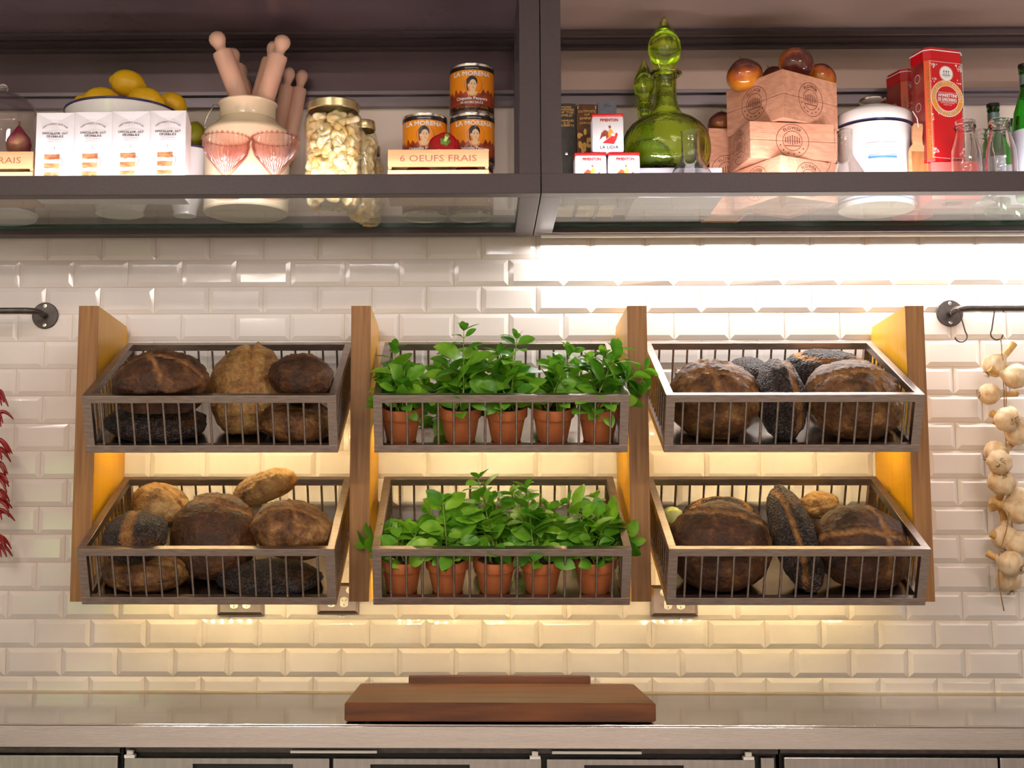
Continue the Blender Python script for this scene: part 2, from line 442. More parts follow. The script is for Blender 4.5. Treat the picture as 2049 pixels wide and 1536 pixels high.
class MB:
    def __init__(s):
        s.bm = bmesh.new()
        s.mats = []
        s.mi = 0

    def mat(s, m):
        if m not in s.mats:
            s.mats.append(m)
        s.mi = s.mats.index(m)
        return s

    def _tag(s, faces):
        for f in faces:
            f.material_index = s.mi

    def box(s, c, d, rot=None, bev=0.0):
        r = bmesh.ops.create_cube(s.bm, size=1)
        vs = r['verts']
        M = Matrix.Translation(Vector(c)) @ (rot.to_matrix().to_4x4() if rot else Matrix.Identity(4)) @ Matrix.Diagonal((*d, 1))
        bmesh.ops.transform(s.bm, matrix=M, verts=vs)
        fs = list({f for v in vs for f in v.link_faces})
        s._tag(fs)
        if bev:
            es = list({e for v in vs for e in v.link_edges})
            r = bmesh.ops.bevel(s.bm, geom=es, offset=bev, segments=2, affect='EDGES', profile=0.6)
            s._tag(r['faces'])
        return s

    def bx(s, x0, x1, y0, y1, z0, z1, bev=0.0):
        return s.box(((x0 + x1) / 2, (y0 + y1) / 2, (z0 + z1) / 2), (x1 - x0, y1 - y0, z1 - z0), bev=bev)

    def quad(s, pts):
        f = s.bm.faces.new([s.bm.verts.new(p) for p in pts])
        f.material_index = s.mi
        return s

    def lathe(s, prof, n=32, M=None, ripple=None, closed=False):
        M = M or Matrix.Identity(4)
        rings = []
        for r, z in prof:
            if r < 1e-6:
                rings.append([s.bm.verts.new(M @ Vector((0, 0, z)))])
            else:
                ring = []
                for i in range(n):
                    a = 2 * PI * i / n
                    rr = r * (ripple(a, z) if ripple else 1)
                    ring.append(s.bm.verts.new(M @ Vector((rr * math.cos(a), rr * math.sin(a), z))))
                rings.append(ring)
        if closed:
            rings.append(rings[0])
        for a, b in zip(rings, rings[1:]):
            for i in range(n):
                j = (i + 1) % n
                if len(a) == 1 and len(b) == 1:
                    continue
                if len(a) == 1:
                    vs = [a[0], b[j], b[i]]
                elif len(b) == 1:
                    vs = [a[i], a[j], b[0]]
                else:
                    vs = [a[i], a[j], b[j], b[i]]
                try:
                    f = s.bm.faces.new(vs)
                    f.material_index = s.mi
                except ValueError:
                    pass
        return s

    def tube(s, pts, r, n=8, cap=True):
        pts = [Vector(p) for p in pts]
        rs = r if isinstance(r, (list, tuple)) else [r] * len(pts)
        up = None
        rings = []
        for i, p in enumerate(pts):
            t = (pts[min(i + 1, len(pts) - 1)] - pts[max(i - 1, 0)]).normalized()
            if up is None:
                up = t.orthogonal().normalized()
            up = (up - t * up.dot(t))
            up = up.normalized() if up.length > 1e-6 else t.orthogonal().normalized()
            sd = t.cross(up)
            rings.append([s.bm.verts.new(p + (up * math.cos(2 * PI * k / n) + sd * math.sin(2 * PI * k / n)) * rs[i]) for k in range(n)])
        for a, b in zip(rings, rings[1:]):
            for i in range(n):
                j = (i + 1) % n
                f = s.bm.faces.new([a[i], a[j], b[j], b[i]])
                f.material_index = s.mi
        if cap:
            for q in (rings[0][::-1], rings[-1]):
                f = s.bm.faces.new(q)
                f.material_index = s.mi
        return s

    def ball(s, c, r, M=None, sub=3):
        q = bmesh.ops.create_icosphere(s.bm, subdivisions=sub, radius=1)
        r3 = r if isinstance(r, (tuple, list)) else (r, r, r)
        T = Matrix.Translation(Vector(c)) @ (M.to_4x4() if M else Matrix.Identity(4)) @ Matrix.Diagonal((*r3, 1))
        bmesh.ops.transform(s.bm, matrix=T, verts=q['verts'])
        s._tag({f for v in q['verts'] for f in v.link_faces})
        return q['verts']

    def prism(s, outline, y0, y1, M=None):
        M = M or Matrix.Identity(4)
        a = [s.bm.verts.new(M @ Vector((x, y0, z))) for x, z in outline]
        b = [s.bm.verts.new(M @ Vector((x, y1, z))) for x, z in outline]
        n = len(a)
        fs = [s.bm.faces.new(a), s.bm.faces.new(b[::-1])]
        for i in range(n):
            fs.append(s.bm.faces.new([a[i], b[i], b[(i + 1) % n], a[(i + 1) % n]]))
        s._tag(fs)
        return s

    def build(s, name, m=None, parent=None, smooth=None, M=None):
        bm = s.bm
        if M is not None:
            bmesh.ops.transform(bm, matrix=M, verts=bm.verts)
        bmesh.ops.recalc_face_normals(bm, faces=bm.faces)
        me = bpy.data.meshes.new(name)
        bm.to_mesh(me)
        bm.free()
        if m and not s.mats:
            s.mats = [m]
        for q in s.mats:
            me.materials.append(q)
        if smooth is not None:
            me.polygons.foreach_set('use_smooth', [True] * len(me.polygons))
            if smooth < 180:
                me.set_sharp_from_angle(angle=math.radians(smooth))
        o = bpy.data.objects.new(name, me)
        COL.objects.link(o)
        if parent:
            o.parent = parent
        return o


def thing(name, label, cat, loc=(0, 0, 0), rot=None, group=None):
    o = bpy.data.objects.new(name, None)
    o.empty_display_size = 0.05
    COL.objects.link(o)
    o.location = loc
    if rot:
        o.rotation_euler = rot
    return tag(o, label, cat, group)


def tag(o, label, cat, group=None):
    o['label'] = label
    o['category'] = cat
    if group:
        o['group'] = group
    return o


def struct(o):
    o['kind'] = 'structure'
    return o


def copy_tree(o, parent=None):
    c = o.copy()
    COL.objects.link(c)
    c.parent = parent
    for ch in list(o.children):
        copy_tree(ch, c)
    return c


# ---- flat print: polygons and lettering laid on a surface by a mapping (u, v, offset) -> point
TXT = {}


def text_tris(s):
    if s in TXT:
        return TXT[s]
    cu = bpy.data.curves.new('t', 'FONT')
    cu.body = s
    cu.size = 1
    cu.resolution_u = 2
    o = bpy.data.objects.new('t', cu)
    COL.objects.link(o)
    me = bpy.data.meshes.new_from_object(o.evaluated_get(bpy.context.evaluated_depsgraph_get()))
    vs = [(v.co.x, v.co.y) for v in me.vertices]
    fs = [tuple(p.vertices) for p in me.polygons]
    bpy.data.objects.remove(o)
    bpy.data.curves.remove(cu)
    bpy.data.meshes.remove(me)
    if vs:
        x0 = min(v[0] for v in vs)
        x1 = max(v[0] for v in vs)
    else:
        x0 = x1 = 0
    TXT[s] = (vs, fs, x0, x1)
    return TXT[s]


class Print:
    def __init__(s, fmap, step=0.008):
        s.b = MB()
        s.f = fmap
        s.step = step
        s.n = 0
        s.bent = False

    def _add(s, vs, fs, m, off, curved=False):
        curved = curved or (s.bent and len(vs) < 60 and max(v[0] for v in vs) - min(v[0] for v in vs) > 0.006)
        s.b.mat(m)
        bm = bmesh.new()
        bv = [bm.verts.new((x, y, 0)) for x, y in vs]
        for f in fs:
            try:
                bm.faces.new([bv[i] for i in f])
            except ValueError:
                pass
        if curved:
            for _ in range(6):
                es = [e for e in bm.edges if e.calc_length() > s.step]
                if not es:
                    break
                bmesh.ops.subdivide_edges(bm, edges=es, cuts=1)
                bmesh.ops.triangulate(bm, faces=[f for f in bm.faces if len(f.verts) > 3])
        d = {}
        for v in bm.verts:
            d[v] = s.b.bm.verts.new(s.f(v.co.x, v.co.y, off))
        for f in bm.faces:
            try:
                q = s.b.bm.faces.new([d[v] for v in f.verts])
                q.material_index = s.b.mi
            except ValueError:
                pass
        bm.free()

    def poly(s, pts, m, off=0.0003, curved=False):
        tr = tessellate_polygon([[Vector((x, y, 0)) for x, y in pts]])
        s._add(pts, tr, m, off, curved)
        return s

    def rect(s, x0, x1, y0, y1, m, off=0.0003, curved=False):
        return s.poly([(x0, y0), (x1, y0), (x1, y1), (x0, y1)], m, off, curved)

    def disc(s, cx, cy, rx, ry, m, off=0.0003, n=28, curved=False):
        return s.poly([(cx + rx * math.cos(2 * PI * i / n), cy + ry * math.sin(2 * PI * i / n)) for i in range(n)], m, off, curved)

    def ring(s, cx, cy, r0, r1, m, off=0.0003, n=36, a0=0, a1=2 * PI, sx=1.0):
        vs = []
        fs = []
        for i in range(n + 1):
            a = a0 + (a1 - a0) * i / n
            vs += [(cx + sx * r0 * math.cos(a), cy + r0 * math.sin(a)), (cx + sx * r1 * math.cos(a), cy + r1 * math.sin(a))]
        for i in range(n):
            fs.append((2 * i, 2 * i + 1, 2 * i + 3, 2 * i + 2))
        s._add(vs, fs, m, off)
        return s

    def text(s, t, cx, y, h, m, off=0.0006, width=None, bold=0.0, rot=0.0):
        vs, fs, x0, x1 = text_tris(t)
        k = h / 0.7
        kx = k if width is None else width / max(1e-6, x1 - x0)
        c, sn = math.cos(rot), math.sin(rot)

        def q(x, yy):
            a, b = (x - (x0 + x1) / 2) * kx, yy * k
            return (cx + a * c - b * sn, y + a * sn + b * c)
        s._add([q(*v) for v in vs], fs, m, off)
        if bold:
            for dx, dy in ((bold, 0), (-bold, 0), (0, bold), (0, -bold)):
                s._add([(q(*v)[0] + dx, q(*v)[1] + dy) for v in vs], fs, m, off + 0.00003)
        return s

    def spaced(s, t, cx, y, h, m, off=0.0006, width=0.05, bold=0.0):
        n = len(t)
        cell = width / n
        for i, ch in enumerate(t):
            if ch != ' ':
                s.text(ch, cx - width / 2 + cell * (i + 0.5), y, h, m, off, width=cell * (0.30 if ch == 'I' else 0.66), bold=bold)
        return s

    def arc(s, t, cx, cy, r, a_mid, h, m, off=0.0006, spread=None, inside=False, bold=0.0):
        # lettering along a circle; a_mid in radians, letters read clockwise on top, counter-clockwise when inside=True
        n = len(t)
        k = h / 0.7
        adv = []
        for ch in t:
            if ch == ' ':
                adv.append(0.35 * k)
            else:
                v = text_tris(ch)
                adv.append((v[3] - v[2] + 0.12) * k)
        tot = sum(adv)
        sc_ = 1.0 if spread is None else spread * r / tot
        pos = -tot / 2
        for ch, a in zip(t, adv):
            mid = (pos + a / 2) * sc_ / r
            pos += a
            if ch == ' ':
                continue
            ang = a_mid + mid if inside else a_mid - mid
            px, py = cx + r * math.cos(ang), cy + r * math.sin(ang)
            rot = ang + PI / 2 if inside else ang - PI / 2
            s.text(ch, px, py, h, m, off, rot=rot, bold=bold)
        return s

    def build(s, name, parent):
        return s.b.build(name, None, parent)


def plane_map(o, u, v, n):
    o, u, v, n = Vector(o), Vector(u), Vector(v), Vector(n)
    return lambda a, b, k: o + u * a + v * b + n * k


def front_map(y, x0=0, z0=0):
    return plane_map((x0, y, z0), (1, 0, 0), (0, 0, 1), (0, -1, 0))


def cyl_map(r, turn=0.0):
    return lambda a, b, k: Vector(((r + k) * math.sin(a / r + turn), -(r + k) * math.cos(a / r + turn), b))


# ================================================================== the room
PW, PH = 0.152, 0.076204
b = MB()
TW0, TW1 = -1.2, 4.0
for k in range(-4, 28):
    z1 = Z0 - k * PH
    z0 = z1 - PH
    if z1 < 0.86:
        break
    off = 0.5 if k % 2 == 0 else 0.0
    c = math.floor(TW0 / PW)
    while c * PW < TW1:
        xa = (c + off) * PW + 0.0009
        xb = xa + PW - 0.0018
        za, zb = z0 + 0.0009, z1 - 0.0009
        jit = random.uniform(-0.0004, 0.0004)
        w1, y1, y2 = 0.0125, -0.0022, -0.0072 + jit
        o = [b.bm.verts.new(p) for p in ((xa, y1, za), (xb, y1, za), (xb, y1, zb), (xa, y1, zb))]
        tx, tz = random.uniform(-0.0004, 0.0004), random.uniform(-0.0004, 0.0004)
        i = [b.bm.verts.new(p) for p in ((xa + w1, y2 - tx - tz, za + w1), (xb - w1, y2 + tx - tz, za + w1), (xb - w1, y2 + tx + tz, zb - w1), (xa + w1, y2 - tx + tz, zb - w1))]
        g = [b.bm.verts.new((v.co.x, 0.0, v.co.z)) for v in o]
        b.mat(M_TILE)
        fs = [b.bm.faces.new(i)]
        for j in range(4):
            j2 = (j + 1) % 4
            fs.append(b.bm.faces.new((o[j], o[j2], i[j2], i[j])))
            fs.append(b.bm.faces.new((g[j], g[j2], o[j2], o[j])))
        for f in fs:
            f.material_index = b.mi
        c += 1
b.mat(M_GROUT).bx(-2.6, 5.4, -0.0012, 0.12, 0, 3.2)
b.bx(TW0, TW1, -0.012, 0.0, Z0 - 1.187, Z0 - 1.180)
wall = struct(b.build('wall_back'))
struct(MB().bx(-2.6, 5.4, -7.4, 0.12, -0.1, 0).build('floor', M_FLOOR))
struct(MB().bx(-2.6, 5.4, -7.4, 0.12, 3.2, 3.3).build('ceiling', M_CEIL))
struct(MB().bx(-2.7, -2.6, -7.4, 0.12, 0, 3.2).build('wall_left', M_WALLP))
struct(MB().bx(5.4, 5.5, -7.4, 0.12, 0, 3.2).build('wall_right', M_WALLP))
b = MB()
WX0, WX1, WZ0, WZ1 = -2.45, -1.25, 0.80, 1.76
b.bx(-2.6, WX0, -7.4, -7.25, 0, 3.2).bx(WX1, 5.4, -7.4, -7.25, 0, 3.2)
b.bx(WX0, WX1, -7.4, -7.25, 0, WZ0).bx(WX0, WX1, -7.4, -7.25, WZ1, 3.2)
struct(b.build('wall_rear', M_WALLP))
b = MB()
for x in (WX0 + 0.02, (WX0 + WX1) / 2, WX1 - 0.02):
    b.bx(x - 0.02, x + 0.02, -7.36, -7.30, WZ0, WZ1)
for z in (WZ0 + 0.02, WZ1 - 0.02):
    b.bx(WX0, WX1, -7.36, -7.30, z - 0.02, z + 0.02)
struct(b.build('window_1', M_WHITEP))
# garden outside the window
struct(MB().bx(-14, 10, -22, -7.45, -0.12, -0.02).build('lawn_ground', M_LAWN))
b = MB()
for i in range(26):
    b.ball((-13 + i * 0.9, -15 + random.uniform(-0.4, 0.4), 1.2), (0.8, 0.8, 1.9 + random.uniform(-0.3, 0.5)), sub=2)
tag(b.build('garden_hedge', M_HEDGE, smooth=180), 'green garden hedge outside the window', 'hedge')
for lx, ly in ((-0.2, -3.3), (2.6, -3.3), (-0.2, -6.0), (2.6, -6.0)):  # bodies for the added fill lights, out of view
    t = thing('ceiling_fill_lamp', 'flat rectangular ceiling fill lamp, unseen, added to brighten the room', 'lamp', (lx, ly, 3.2), group='added ceiling fill lamps')
    MB().bx(-0.62, 0.62, -0.17, 0.17, -0.03, 0).build('housing', M_WHITEP, t)
    MB().bx(-0.60, 0.60, -0.15, 0.15, -0.036, -0.03).build('diffuser', M_LAMPW, t)


# ================================================================== counter
CT = Z0 - 1.185
CF = -0.648
b = MB().bx(-1.2, 4.0, CF, -0.0125, CT - 0.004, CT, bev=0.0015)
ct = thing('steel_countertop', 'long stainless steel worktop against the white tiled wall', 'countertop', (1.3, -0.3, CT))
o = b.build('top_surface', M_COUNTER, ct)
o.location = (-1.3, 0.3, -CT)
b = MB().bx(-1.2, 4.0, CF, CF + 0.012, CT - 0.052, CT - 0.0045, bev=0.0012)
o = b.build('front_edge', M_COUNTER, ct)
o.location = (-1.3, 0.3, -CT)

# refrigerated base units below the worktop
FT = CT - 0.056
UF = CF + 0.035


def px_x(px, py, Y=0.6):
    return at(px, py, Y).x


t = thing('undercounter_fridge', 'steel underbench fridge below the left end of the worktop', 'fridge', (0, 0, 0))
xa, xb = px_x(-700, 1510), px_x(246, 1510)
MB().bx(xa, xb - 0.003, UF + 0.03, -0.05, 0.10, FT).build('body', M_DARK, t)
MB().bx(xa, xb - 0.008, UF, UF + 0.028, 0.16, FT - 0.019, bev=0.002).build('door', M_FRIDGE, t)
MB().bx(xa, xb - 0.008, UF + 0.015, UF + 0.03, FT - 0.015, FT - 0.004).build('top_rail', M_IRON, t)
MB().bx(xa + 0.02, xb - 0.02, UF + 0.06, -0.1, 0.0, 0.10).build('plinth', M_DARK, t)
t = thing('undercounter_fridge', 'steel underbench fridge with three doors below the chopping board', 'fridge', (0, 0, 0))
xa, xb = px_x(250, 1510), px_x(1558, 1510)
MB().bx(xa, xb - 0.003, UF + 0.03, -0.05, 0.10, FT).build('body', M_DARK, t)
MB().bx(xa, xb, UF + 0.018, UF + 0.03, FT - 0.014, FT - 0.002).build('top_rail', M_IRON, t)
MB().bx(xa + 0.02, xb - 0.02, UF + 0.06, -0.1, 0.0, 0.10).build('plinth', M_DARK, t)
for (d0, d1, h0, h1, g, s0, s1) in ((252, 660, 388, 588, 263, 583, 755), (668, 1082, 742, 940, 1070, None, None), (1094, 1508, 1168, 1366, 1495, 1104, 1282)):
    X0, X1 = px_x(d0, 1525), px_x(d1, 1525)
    H0, H1 = px_x(h0, 1530), px_x(h1, 1530)
    tz = FT - 0.0245
    hz = tz - 0.012
    d = MB()
    d.bx(X0, H0, UF, UF + 0.028, 0.16, tz).bx(H1, X1, UF, UF + 0.028, 0.16, tz)
    d.bx(H0, H1, UF, UF + 0.028, hz, tz).bx(H0, H1, UF, UF + 0.028, 0.16, hz - 0.05)
    d = d.build('door', M_FRIDGE, t)
    MB().bx(H0, H1, UF + 0.016, UF + 0.028, hz - 0.05, hz).build('recessed_handle', M_DARK, d)
    gx = px_x(g, 1505)
    hb = MB().bx(gx - 0.012, gx + 0.012, UF - 0.006, UF + 0.012, tz + 0.001, tz + 0.008, bev=0.001)
    hb.bx(gx - 0.007, gx + 0.007, UF - 0.003, UF + 0.012, tz + 0.0075, tz + 0.018, bev=0.001).build('hinge', M_WHITEP, t)
    if s0:
        MB().bx(px_x(s0, 1500), px_x(s1, 1500), UF - 0.004, UF + 0.004, FT - 0.012, FT - 0.006).build('light_trim', M_WHITEP, t)
X0, X1 = px_x(1520, 1510), px_x(1546, 1510)
MB().bx(X0, X1, UF, UF + 0.028, 0.16, FT - 0.02).build('side_filler', M_FRIDGE, t)
t = thing('undercounter_fridge', 'steel underbench fridge below the right end of the worktop', 'fridge', (0, 0, 0))
xa, xb = px_x(1562, 1510), px_x(2900, 1510)
MB().bx(xa, xb, UF + 0.03, -0.05, 0.10, FT).build('body', M_DARK, t)
MB().bx(px_x(1566, 1510), px_x(1992, 1510), UF, UF + 0.028, 0.16, FT - 0.018, bev=0.003).build('door', M_FRIDGE, t)
MB().bx(px_x(1996, 1510), px_x(2440, 1510), UF, UF + 0.028, 0.16, FT - 0.018, bev=0.003).build('door', M_FRIDGE, t)
MB().bx(xa, xb, UF + 0.018, UF + 0.03, FT - 0.012, FT - 0.002).build('top_rail', M_IRON, t)
MB().bx(xa + 0.02, xb - 0.02, UF + 0.06, -0.1, 0.0, 0.10).build('plinth', M_DARK, t)

# chopping boards
bx0, bx1 = at(689, 1447, 0.628).x, at(1313, 1447, 0.628).x
t = thing('chopping_board', 'thick oiled wooden chopping board lying at the front of the worktop', 'chopping board', ((bx0 + bx1) / 2, -0.47, CT))
hw = (bx1 - bx0) / 2
bb = MB()
ol = [(-hw, -0.158), (hw, -0.158), (hw, 0.255), (hw - 0.012, 0.268), (-hw + 0.012, 0.268), (-hw, 0.255)]
A = [bb.bm.verts.new((x, y, 0.0035)) for x, y in ol]
B = [bb.bm.verts.new((x, y, 0.045)) for x, y in ol]
bb.bm.faces.new(A)
bb.bm.faces.new(B)
for i in range(6):
    bb.bm.faces.new((A[i], A[(i + 1) % 6], B[(i + 1) % 6], B[i]))
bmesh.ops.bevel(bb.bm, geom=list(bb.bm.edges), offset=0.0025, segments=2, affect='EDGES')
bb.build('board', M_BOARD, t, smooth=30)
f = MB()
for sx in (-1, 1):
    for sy in (-0.13, 0.22):
        f.lathe([(0, 0), (0.012, 0), (0.012, 0.0045), (0, 0.0045)], 14, Matrix.Translation((sx * (hw - 0.05), sy, 0)))
f.build('feet', M_DARK, t)
c0, c1 = at(818, 1360, 0.17).x, at(1181, 1360, 0.17).x
sbh = at(1000, 1350, 0.15).z - CT
o = MB().bx(-(c1 - c0) / 2, (c1 - c0) / 2, -0.018, 0.018, 0, sbh, bev=0.003).build('serving_board', M_BOARD, smooth=30)
o.location = ((c0 + c1) / 2, -0.165, CT)
tag(o, 'narrow dark wooden board standing on edge behind the chopping board', 'chopping board')

# ================================================================== oak panels that carry the baskets
PY = 0.314
pnl = []
names = ['tall oak panel left of the upper and lower left bread baskets', 'tall oak panel between the left bread baskets and the herb baskets',
         'tall oak panel between the herb baskets and the right bread baskets', 'tall oak panel right of the two right bread baskets']
for i, (a, c, d) in enumerate(((158, 197, 1), (703, 742, 1), (1255, 1294, -1), (1811, 1848, -1))):
    top = at(a, 612, PY)
    x0, x1 = top.x, at(c, 612, PY).x
    zt, zb = top.z, at(a, 1203, PY).z
    t = thing('oak_panel', names[i], 'panel', ((x0 + x1) / 2, 0, zb))
    hw = (x1 - x0) / 2
    H = zt - zb
    bb = MB().mat(M_VENEER)
    ol = [(-PY + 0.002, 0), (-0.0075, 0), (-0.0075, H - 0.03), (-0.025, H - 0.008), (-PY + 0.002, H)]
    va = [bb.bm.verts.new((-hw, y, z)) for y, z in ol]
    vb = [bb.bm.verts.new((hw, y, z)) for y, z in ol]
    fs = [bb.bm.faces.new(va), bb.bm.faces.new(vb)]
    for j in range(5):
        fs.append(bb.bm.faces.new((va[j], va[(j + 1) % 5], vb[(j + 1) % 5], vb[j])))
    for f in fs:
        f.material_index = 0
    bb.build('board', M_VENEER, t)
    MB().bx(-hw, hw, -PY, -PY + 0.0035, -0.0005, H + 0.0005, bev=0.0006).build('edge_strip', M_OAK, t)
    pnl.append((x0, x1))

# ================================================================== baskets
TILT = 0.423
BW, BD, BH = 0.6140, 0.466, 0.146
b_cx = [0.558, 1.260, 1.961]
b_z = [Z0 - 0.567, Z0 - 0.932]
BYF = 0.439


def make_basket(label):
    t = thing('steel_basket', label, 'basket', (0, 0, 0), (TILT, 0, 0), 'steel rod baskets between the oak panels')
    hw = BW / 2
    s, wv = 0.019, 0.022
    for nm, z0, z1 in (('top_rim', BH - s, BH), ('bottom_rim', 0, s)):
        m = MB()
        m.bx(-hw, hw, 0, s, z0, z1, bev=0.0012)
        m.bx(-hw, hw, BD - s, BD, z0, z1, bev=0.0012)
        m.bx(-hw, -hw + s, s * .98, BD - s * .98, z0, z1, bev=0.0012)
        m.bx(hw - s, hw, s * .98, BD - s * .98, z0, z1, bev=0.0012)
        m.build(nm, M_STEEL, t)
    for x in (-hw, hw - wv):
        for y in (0, BD - wv):
            MB().bx(x + 0.0004, x + wv - 0.0004, y + 0.0004, y + wv - 0.0004, s * .9, BH - s * .9).build('corner_post', M_STEEL, t)
    n = 15
    r = 0.003
    for i in range(n):
        x = -hw + wv + (BW - 2 * wv) * (i + 0.55) / (n + 0.1)
        for y in (s / 2, BD - s / 2):
            MB().tube([(x, y, s * .8), (x, y, BH - s * .8)], r, 8).build('rod', M_STEEL, t, smooth=60)
    n = 12
    for i in range(n):
        y = wv + (BD - 2 * wv) * (i + 0.55) / (n + 0.1)
        for x in (-hw + s / 2, hw - s / 2):
            MB().tube([(x, y, s * .8), (x, y, BH - s * .8)], r, 8).build('rod', M_STEEL, t, smooth=60)
    MB().bx(-hw + 0.012, hw - 0.012, 0.012, BD - 0.012, 0.003, 0.0075).build('base_sheet', M_TRAY, t)
    m = MB()
    for y in (0.13, 0.36):
        m.bx(-hw + 0.006, hw - 0.006, y, y + 0.03, -0.012, 0.0025)
    m.build('cross_bar', M_STEEL, t)
    return t


bl = [['upper left steel rod basket holding dark round loaves', 'upper middle steel rod basket holding bright green potted herbs', 'upper right steel rod basket with two round loaves and seeded loaves'],
      ['lower left steel rod basket heaped with six loaves', 'lower middle steel rod basket of darker green potted herbs', 'lower right steel rod basket with two big dark loaves']]
baskets = {}
proto = None
for r_ in range(2):
    for c_ in range(3):
        if proto is None:
            proto = make_basket(bl[0][0])
            t = proto
        else:
            t = copy_tree(proto)
            t['label'] = bl[r_][c_]
        t.location = (b_cx[c_], -BYF, b_z[r_])
        baskets[(r_, c_)] = t
BN = Vector((0, -math.sin(TILT), math.cos(TILT)))      # up from the basket floor
BT = Vector((0, math.cos(TILT), math.sin(TILT)))       # towards the wall along the floor


def floor_point(r_):
    return Vector((0, -BYF, b_z[r_])) + BN * 0.0078


def rest(px, py, r_, h):
    """point on the sight line of a pixel whose height above a basket floor is h"""
    d = ray(px, py)
    p0 = floor_point(r_)
    tt = (h + (p0 - CAM).dot(BN)) / d.dot(BN)
    return CAM + d * tt


# LED strips hung beneath the baskets
sl = [['warm light strip under the upper left basket', 'warm light strip under the upper middle basket', 'warm light strip under the upper right basket'],
      ['warm light strip under the lower left basket', 'warm light strip under the lower middle basket', 'warm light strip under the lower right basket']]
for r_ in range(2):
    for c_ in range(3):
        p = Vector((b_cx[c_], -BYF, b_z[r_])) + BT * 0.255 - BN * 0.020
        t = thing('light_strip', sl[r_][c_], 'light strip', p, (TILT, 0, 0), 'warm light strips under the baskets')
        MB().bx(-0.29, 0.29, -0.01, 0.01, 0.002, 0.0195).build('channel', M_STEEL, t)
        m = MB()
        for i in range(22):
            x = -0.28 + 0.56 * i / 21
            m.bx(x - 0.0028, x + 0.0028, -0.0028, 0.0028, 0.0002, 0.0019)
        m.build('diode_tape', M_DIODE, t)


# ================================================================== bread
def loaf(px, py, r_, ax, rot, mtl, name, label, cat='bread', scores=(), lift=0.0, lump=0.06, Y=None, seed=0, group=None, sup=None, flat=-0.72, push=0.06):
    """ax half sizes (wide, deep, high) before rot (Euler degrees). rests on the basket floor unless lifted."""
    R3 = Euler([math.radians(a) for a in rot]).to_matrix()
    col = 0 if px < 720 else (2 if px > 1290 else 1)
    h = math.sqrt(sum((R3.col[i].dot(BN) * ax[i]) ** 2 for i in range(3)))
    p = rest(px, py, r_, h * 0.955 + lift) if Y is None else at(px, py, Y)
    bm = bmesh.new()
    bmesh.ops.create_icosphere(bm, subdivisions=5, radius=1)
    rs = Vector((seed * 3.7, seed * 1.3, seed * 2.1))
    sco = {}
    sc_l = [(Vector(n).normalized(), d, wdt, dep, ln, Vector(t_).normalized()) for n, d, wdt, dep, ln, t_ in scores]
    for v in bm.verts:
        n = v.co.normalized()
        k = 1 + lump * noise.noise(n * 1.6 + rs) + lump * 0.5 * noise.noise(n * 4 + rs)
        k += 0.018 * noise.noise(n * 9 + rs) + 0.011 * noise.noise(n * 20 + rs)
        # wrinkled ridges
        k += 0.050 * (abs(noise.noise(n * 3.3 + rs * 2)) - 0.25) + 0.022 * (abs(noise.noise(Vector((n.x * 4, n.y * 13, n.z * 6)) + rs)) - 0.2)
        s_ = 0.0
        for nn, d, wdt, dep, ln, t_ in sc_l:
            if n.dot(t_) < ln:
                continue
            q = n.dot(nn) - d - 0.05 * noise.noise(n * 5 + rs)
            fade = min(1, (n.dot(t_) - ln) / 0.18)
            g = max(0.0, 1 - abs(q) / wdt) * fade
            k -= dep * g * g
            rdg = max(0.0, 1 - abs(q - wdt * 1.25) / (wdt * 0.5)) * fade
            k += dep * 0.55 * rdg
            s_ = max(s_, min(1, g * 1.9))
        c = n * k
        if c.z < flat:
            c.z = flat + (c.z - flat) * 0.25
        v.co = Vector((c.x * ax[0], c.y * ax[1], c.z * ax[2]))
        sco[v.index] = s_
    # keep the loaf inside the basket walls and on its floor (crust pressed flat where it touches)
    o0 = Vector((b_cx[col], -BYF, b_z[r_]))
    Ri = R3.inverted()
    hi_f = max((R3 @ v.co).dot(-BT) for v in bm.verts)
    t_c = (p - o0).dot(BT)
    vio = hi_f - (t_c - 0.024)
    if vio > 0:
        d_ = ray(px, py)
        p = p + d_ * (min(vio, push) / d_.dot(BT))
    for v in bm.verts:
        wv = p + R3 @ v.co - o0
        a_, h_ = wv.dot(BT), wv.dot(BN)
        a2 = max(a_, 0.0215 + 0.15 * max(0, 0.0215 - a_) * 0) if h_ < BH + 0.02 else a_
        if a2 > BD - 0.022 and h_ < BH:
            a2 = BD - 0.022
        h2 = max(h_, 0.0082)
        x2 = max(-BW / 2 + 0.021, min(BW / 2 - 0.021, wv.x)) if h_ < BH + 0.02 else wv.x
        v.co = Ri @ (Vector((x2, 0, 0)) + BT * a2 + BN * h2 + o0 - p)
    me = bpy.data.meshes.new(name)
    bm.to_mesh(me)
    bm.free()
    at_ = me.attributes.new('score', 'FLOAT', 'POINT')
    for i, s_ in sco.items():
        at_.data[i].value = s_
    me.materials.append(mtl)
    me.polygons.foreach_set('use_smooth', [True] * len(me.polygons))
    o = bpy.data.objects.new(name, me)
    COL.objects.link(o)
    o.location = p
    o.rotation_euler = R3.to_euler()
    tag(o, label, cat, group)
    return o


cross = [((0, 1, 0.15), 0.05, 0.07, 0.10, 0.1, (0, 0, 1)), ((1, 0.1, 0), 0.12, 0.06, 0.08, 0.35, (0, 0, 1))]
arcs = [((0.15, 1, 0.1), 0.35, 0.06, 0.10, 0.2, (0, 0, 1)), ((0.2, 1, 0), -0.2, 0.05, 0.08, 0.25, (0, 0, 1)), ((1, 0.3, 0), -0.2, 0.05, 0.07, 0.4, (0, 0, 1))]
one = [((0.1, 1, 0), 0.0, 0.16, 0.09, 0.1, (0, 0, 1))]
side = [((0.1, 1, 0), 0.25, 0.12, 0.10, 0.0, (0, 0, 1))]
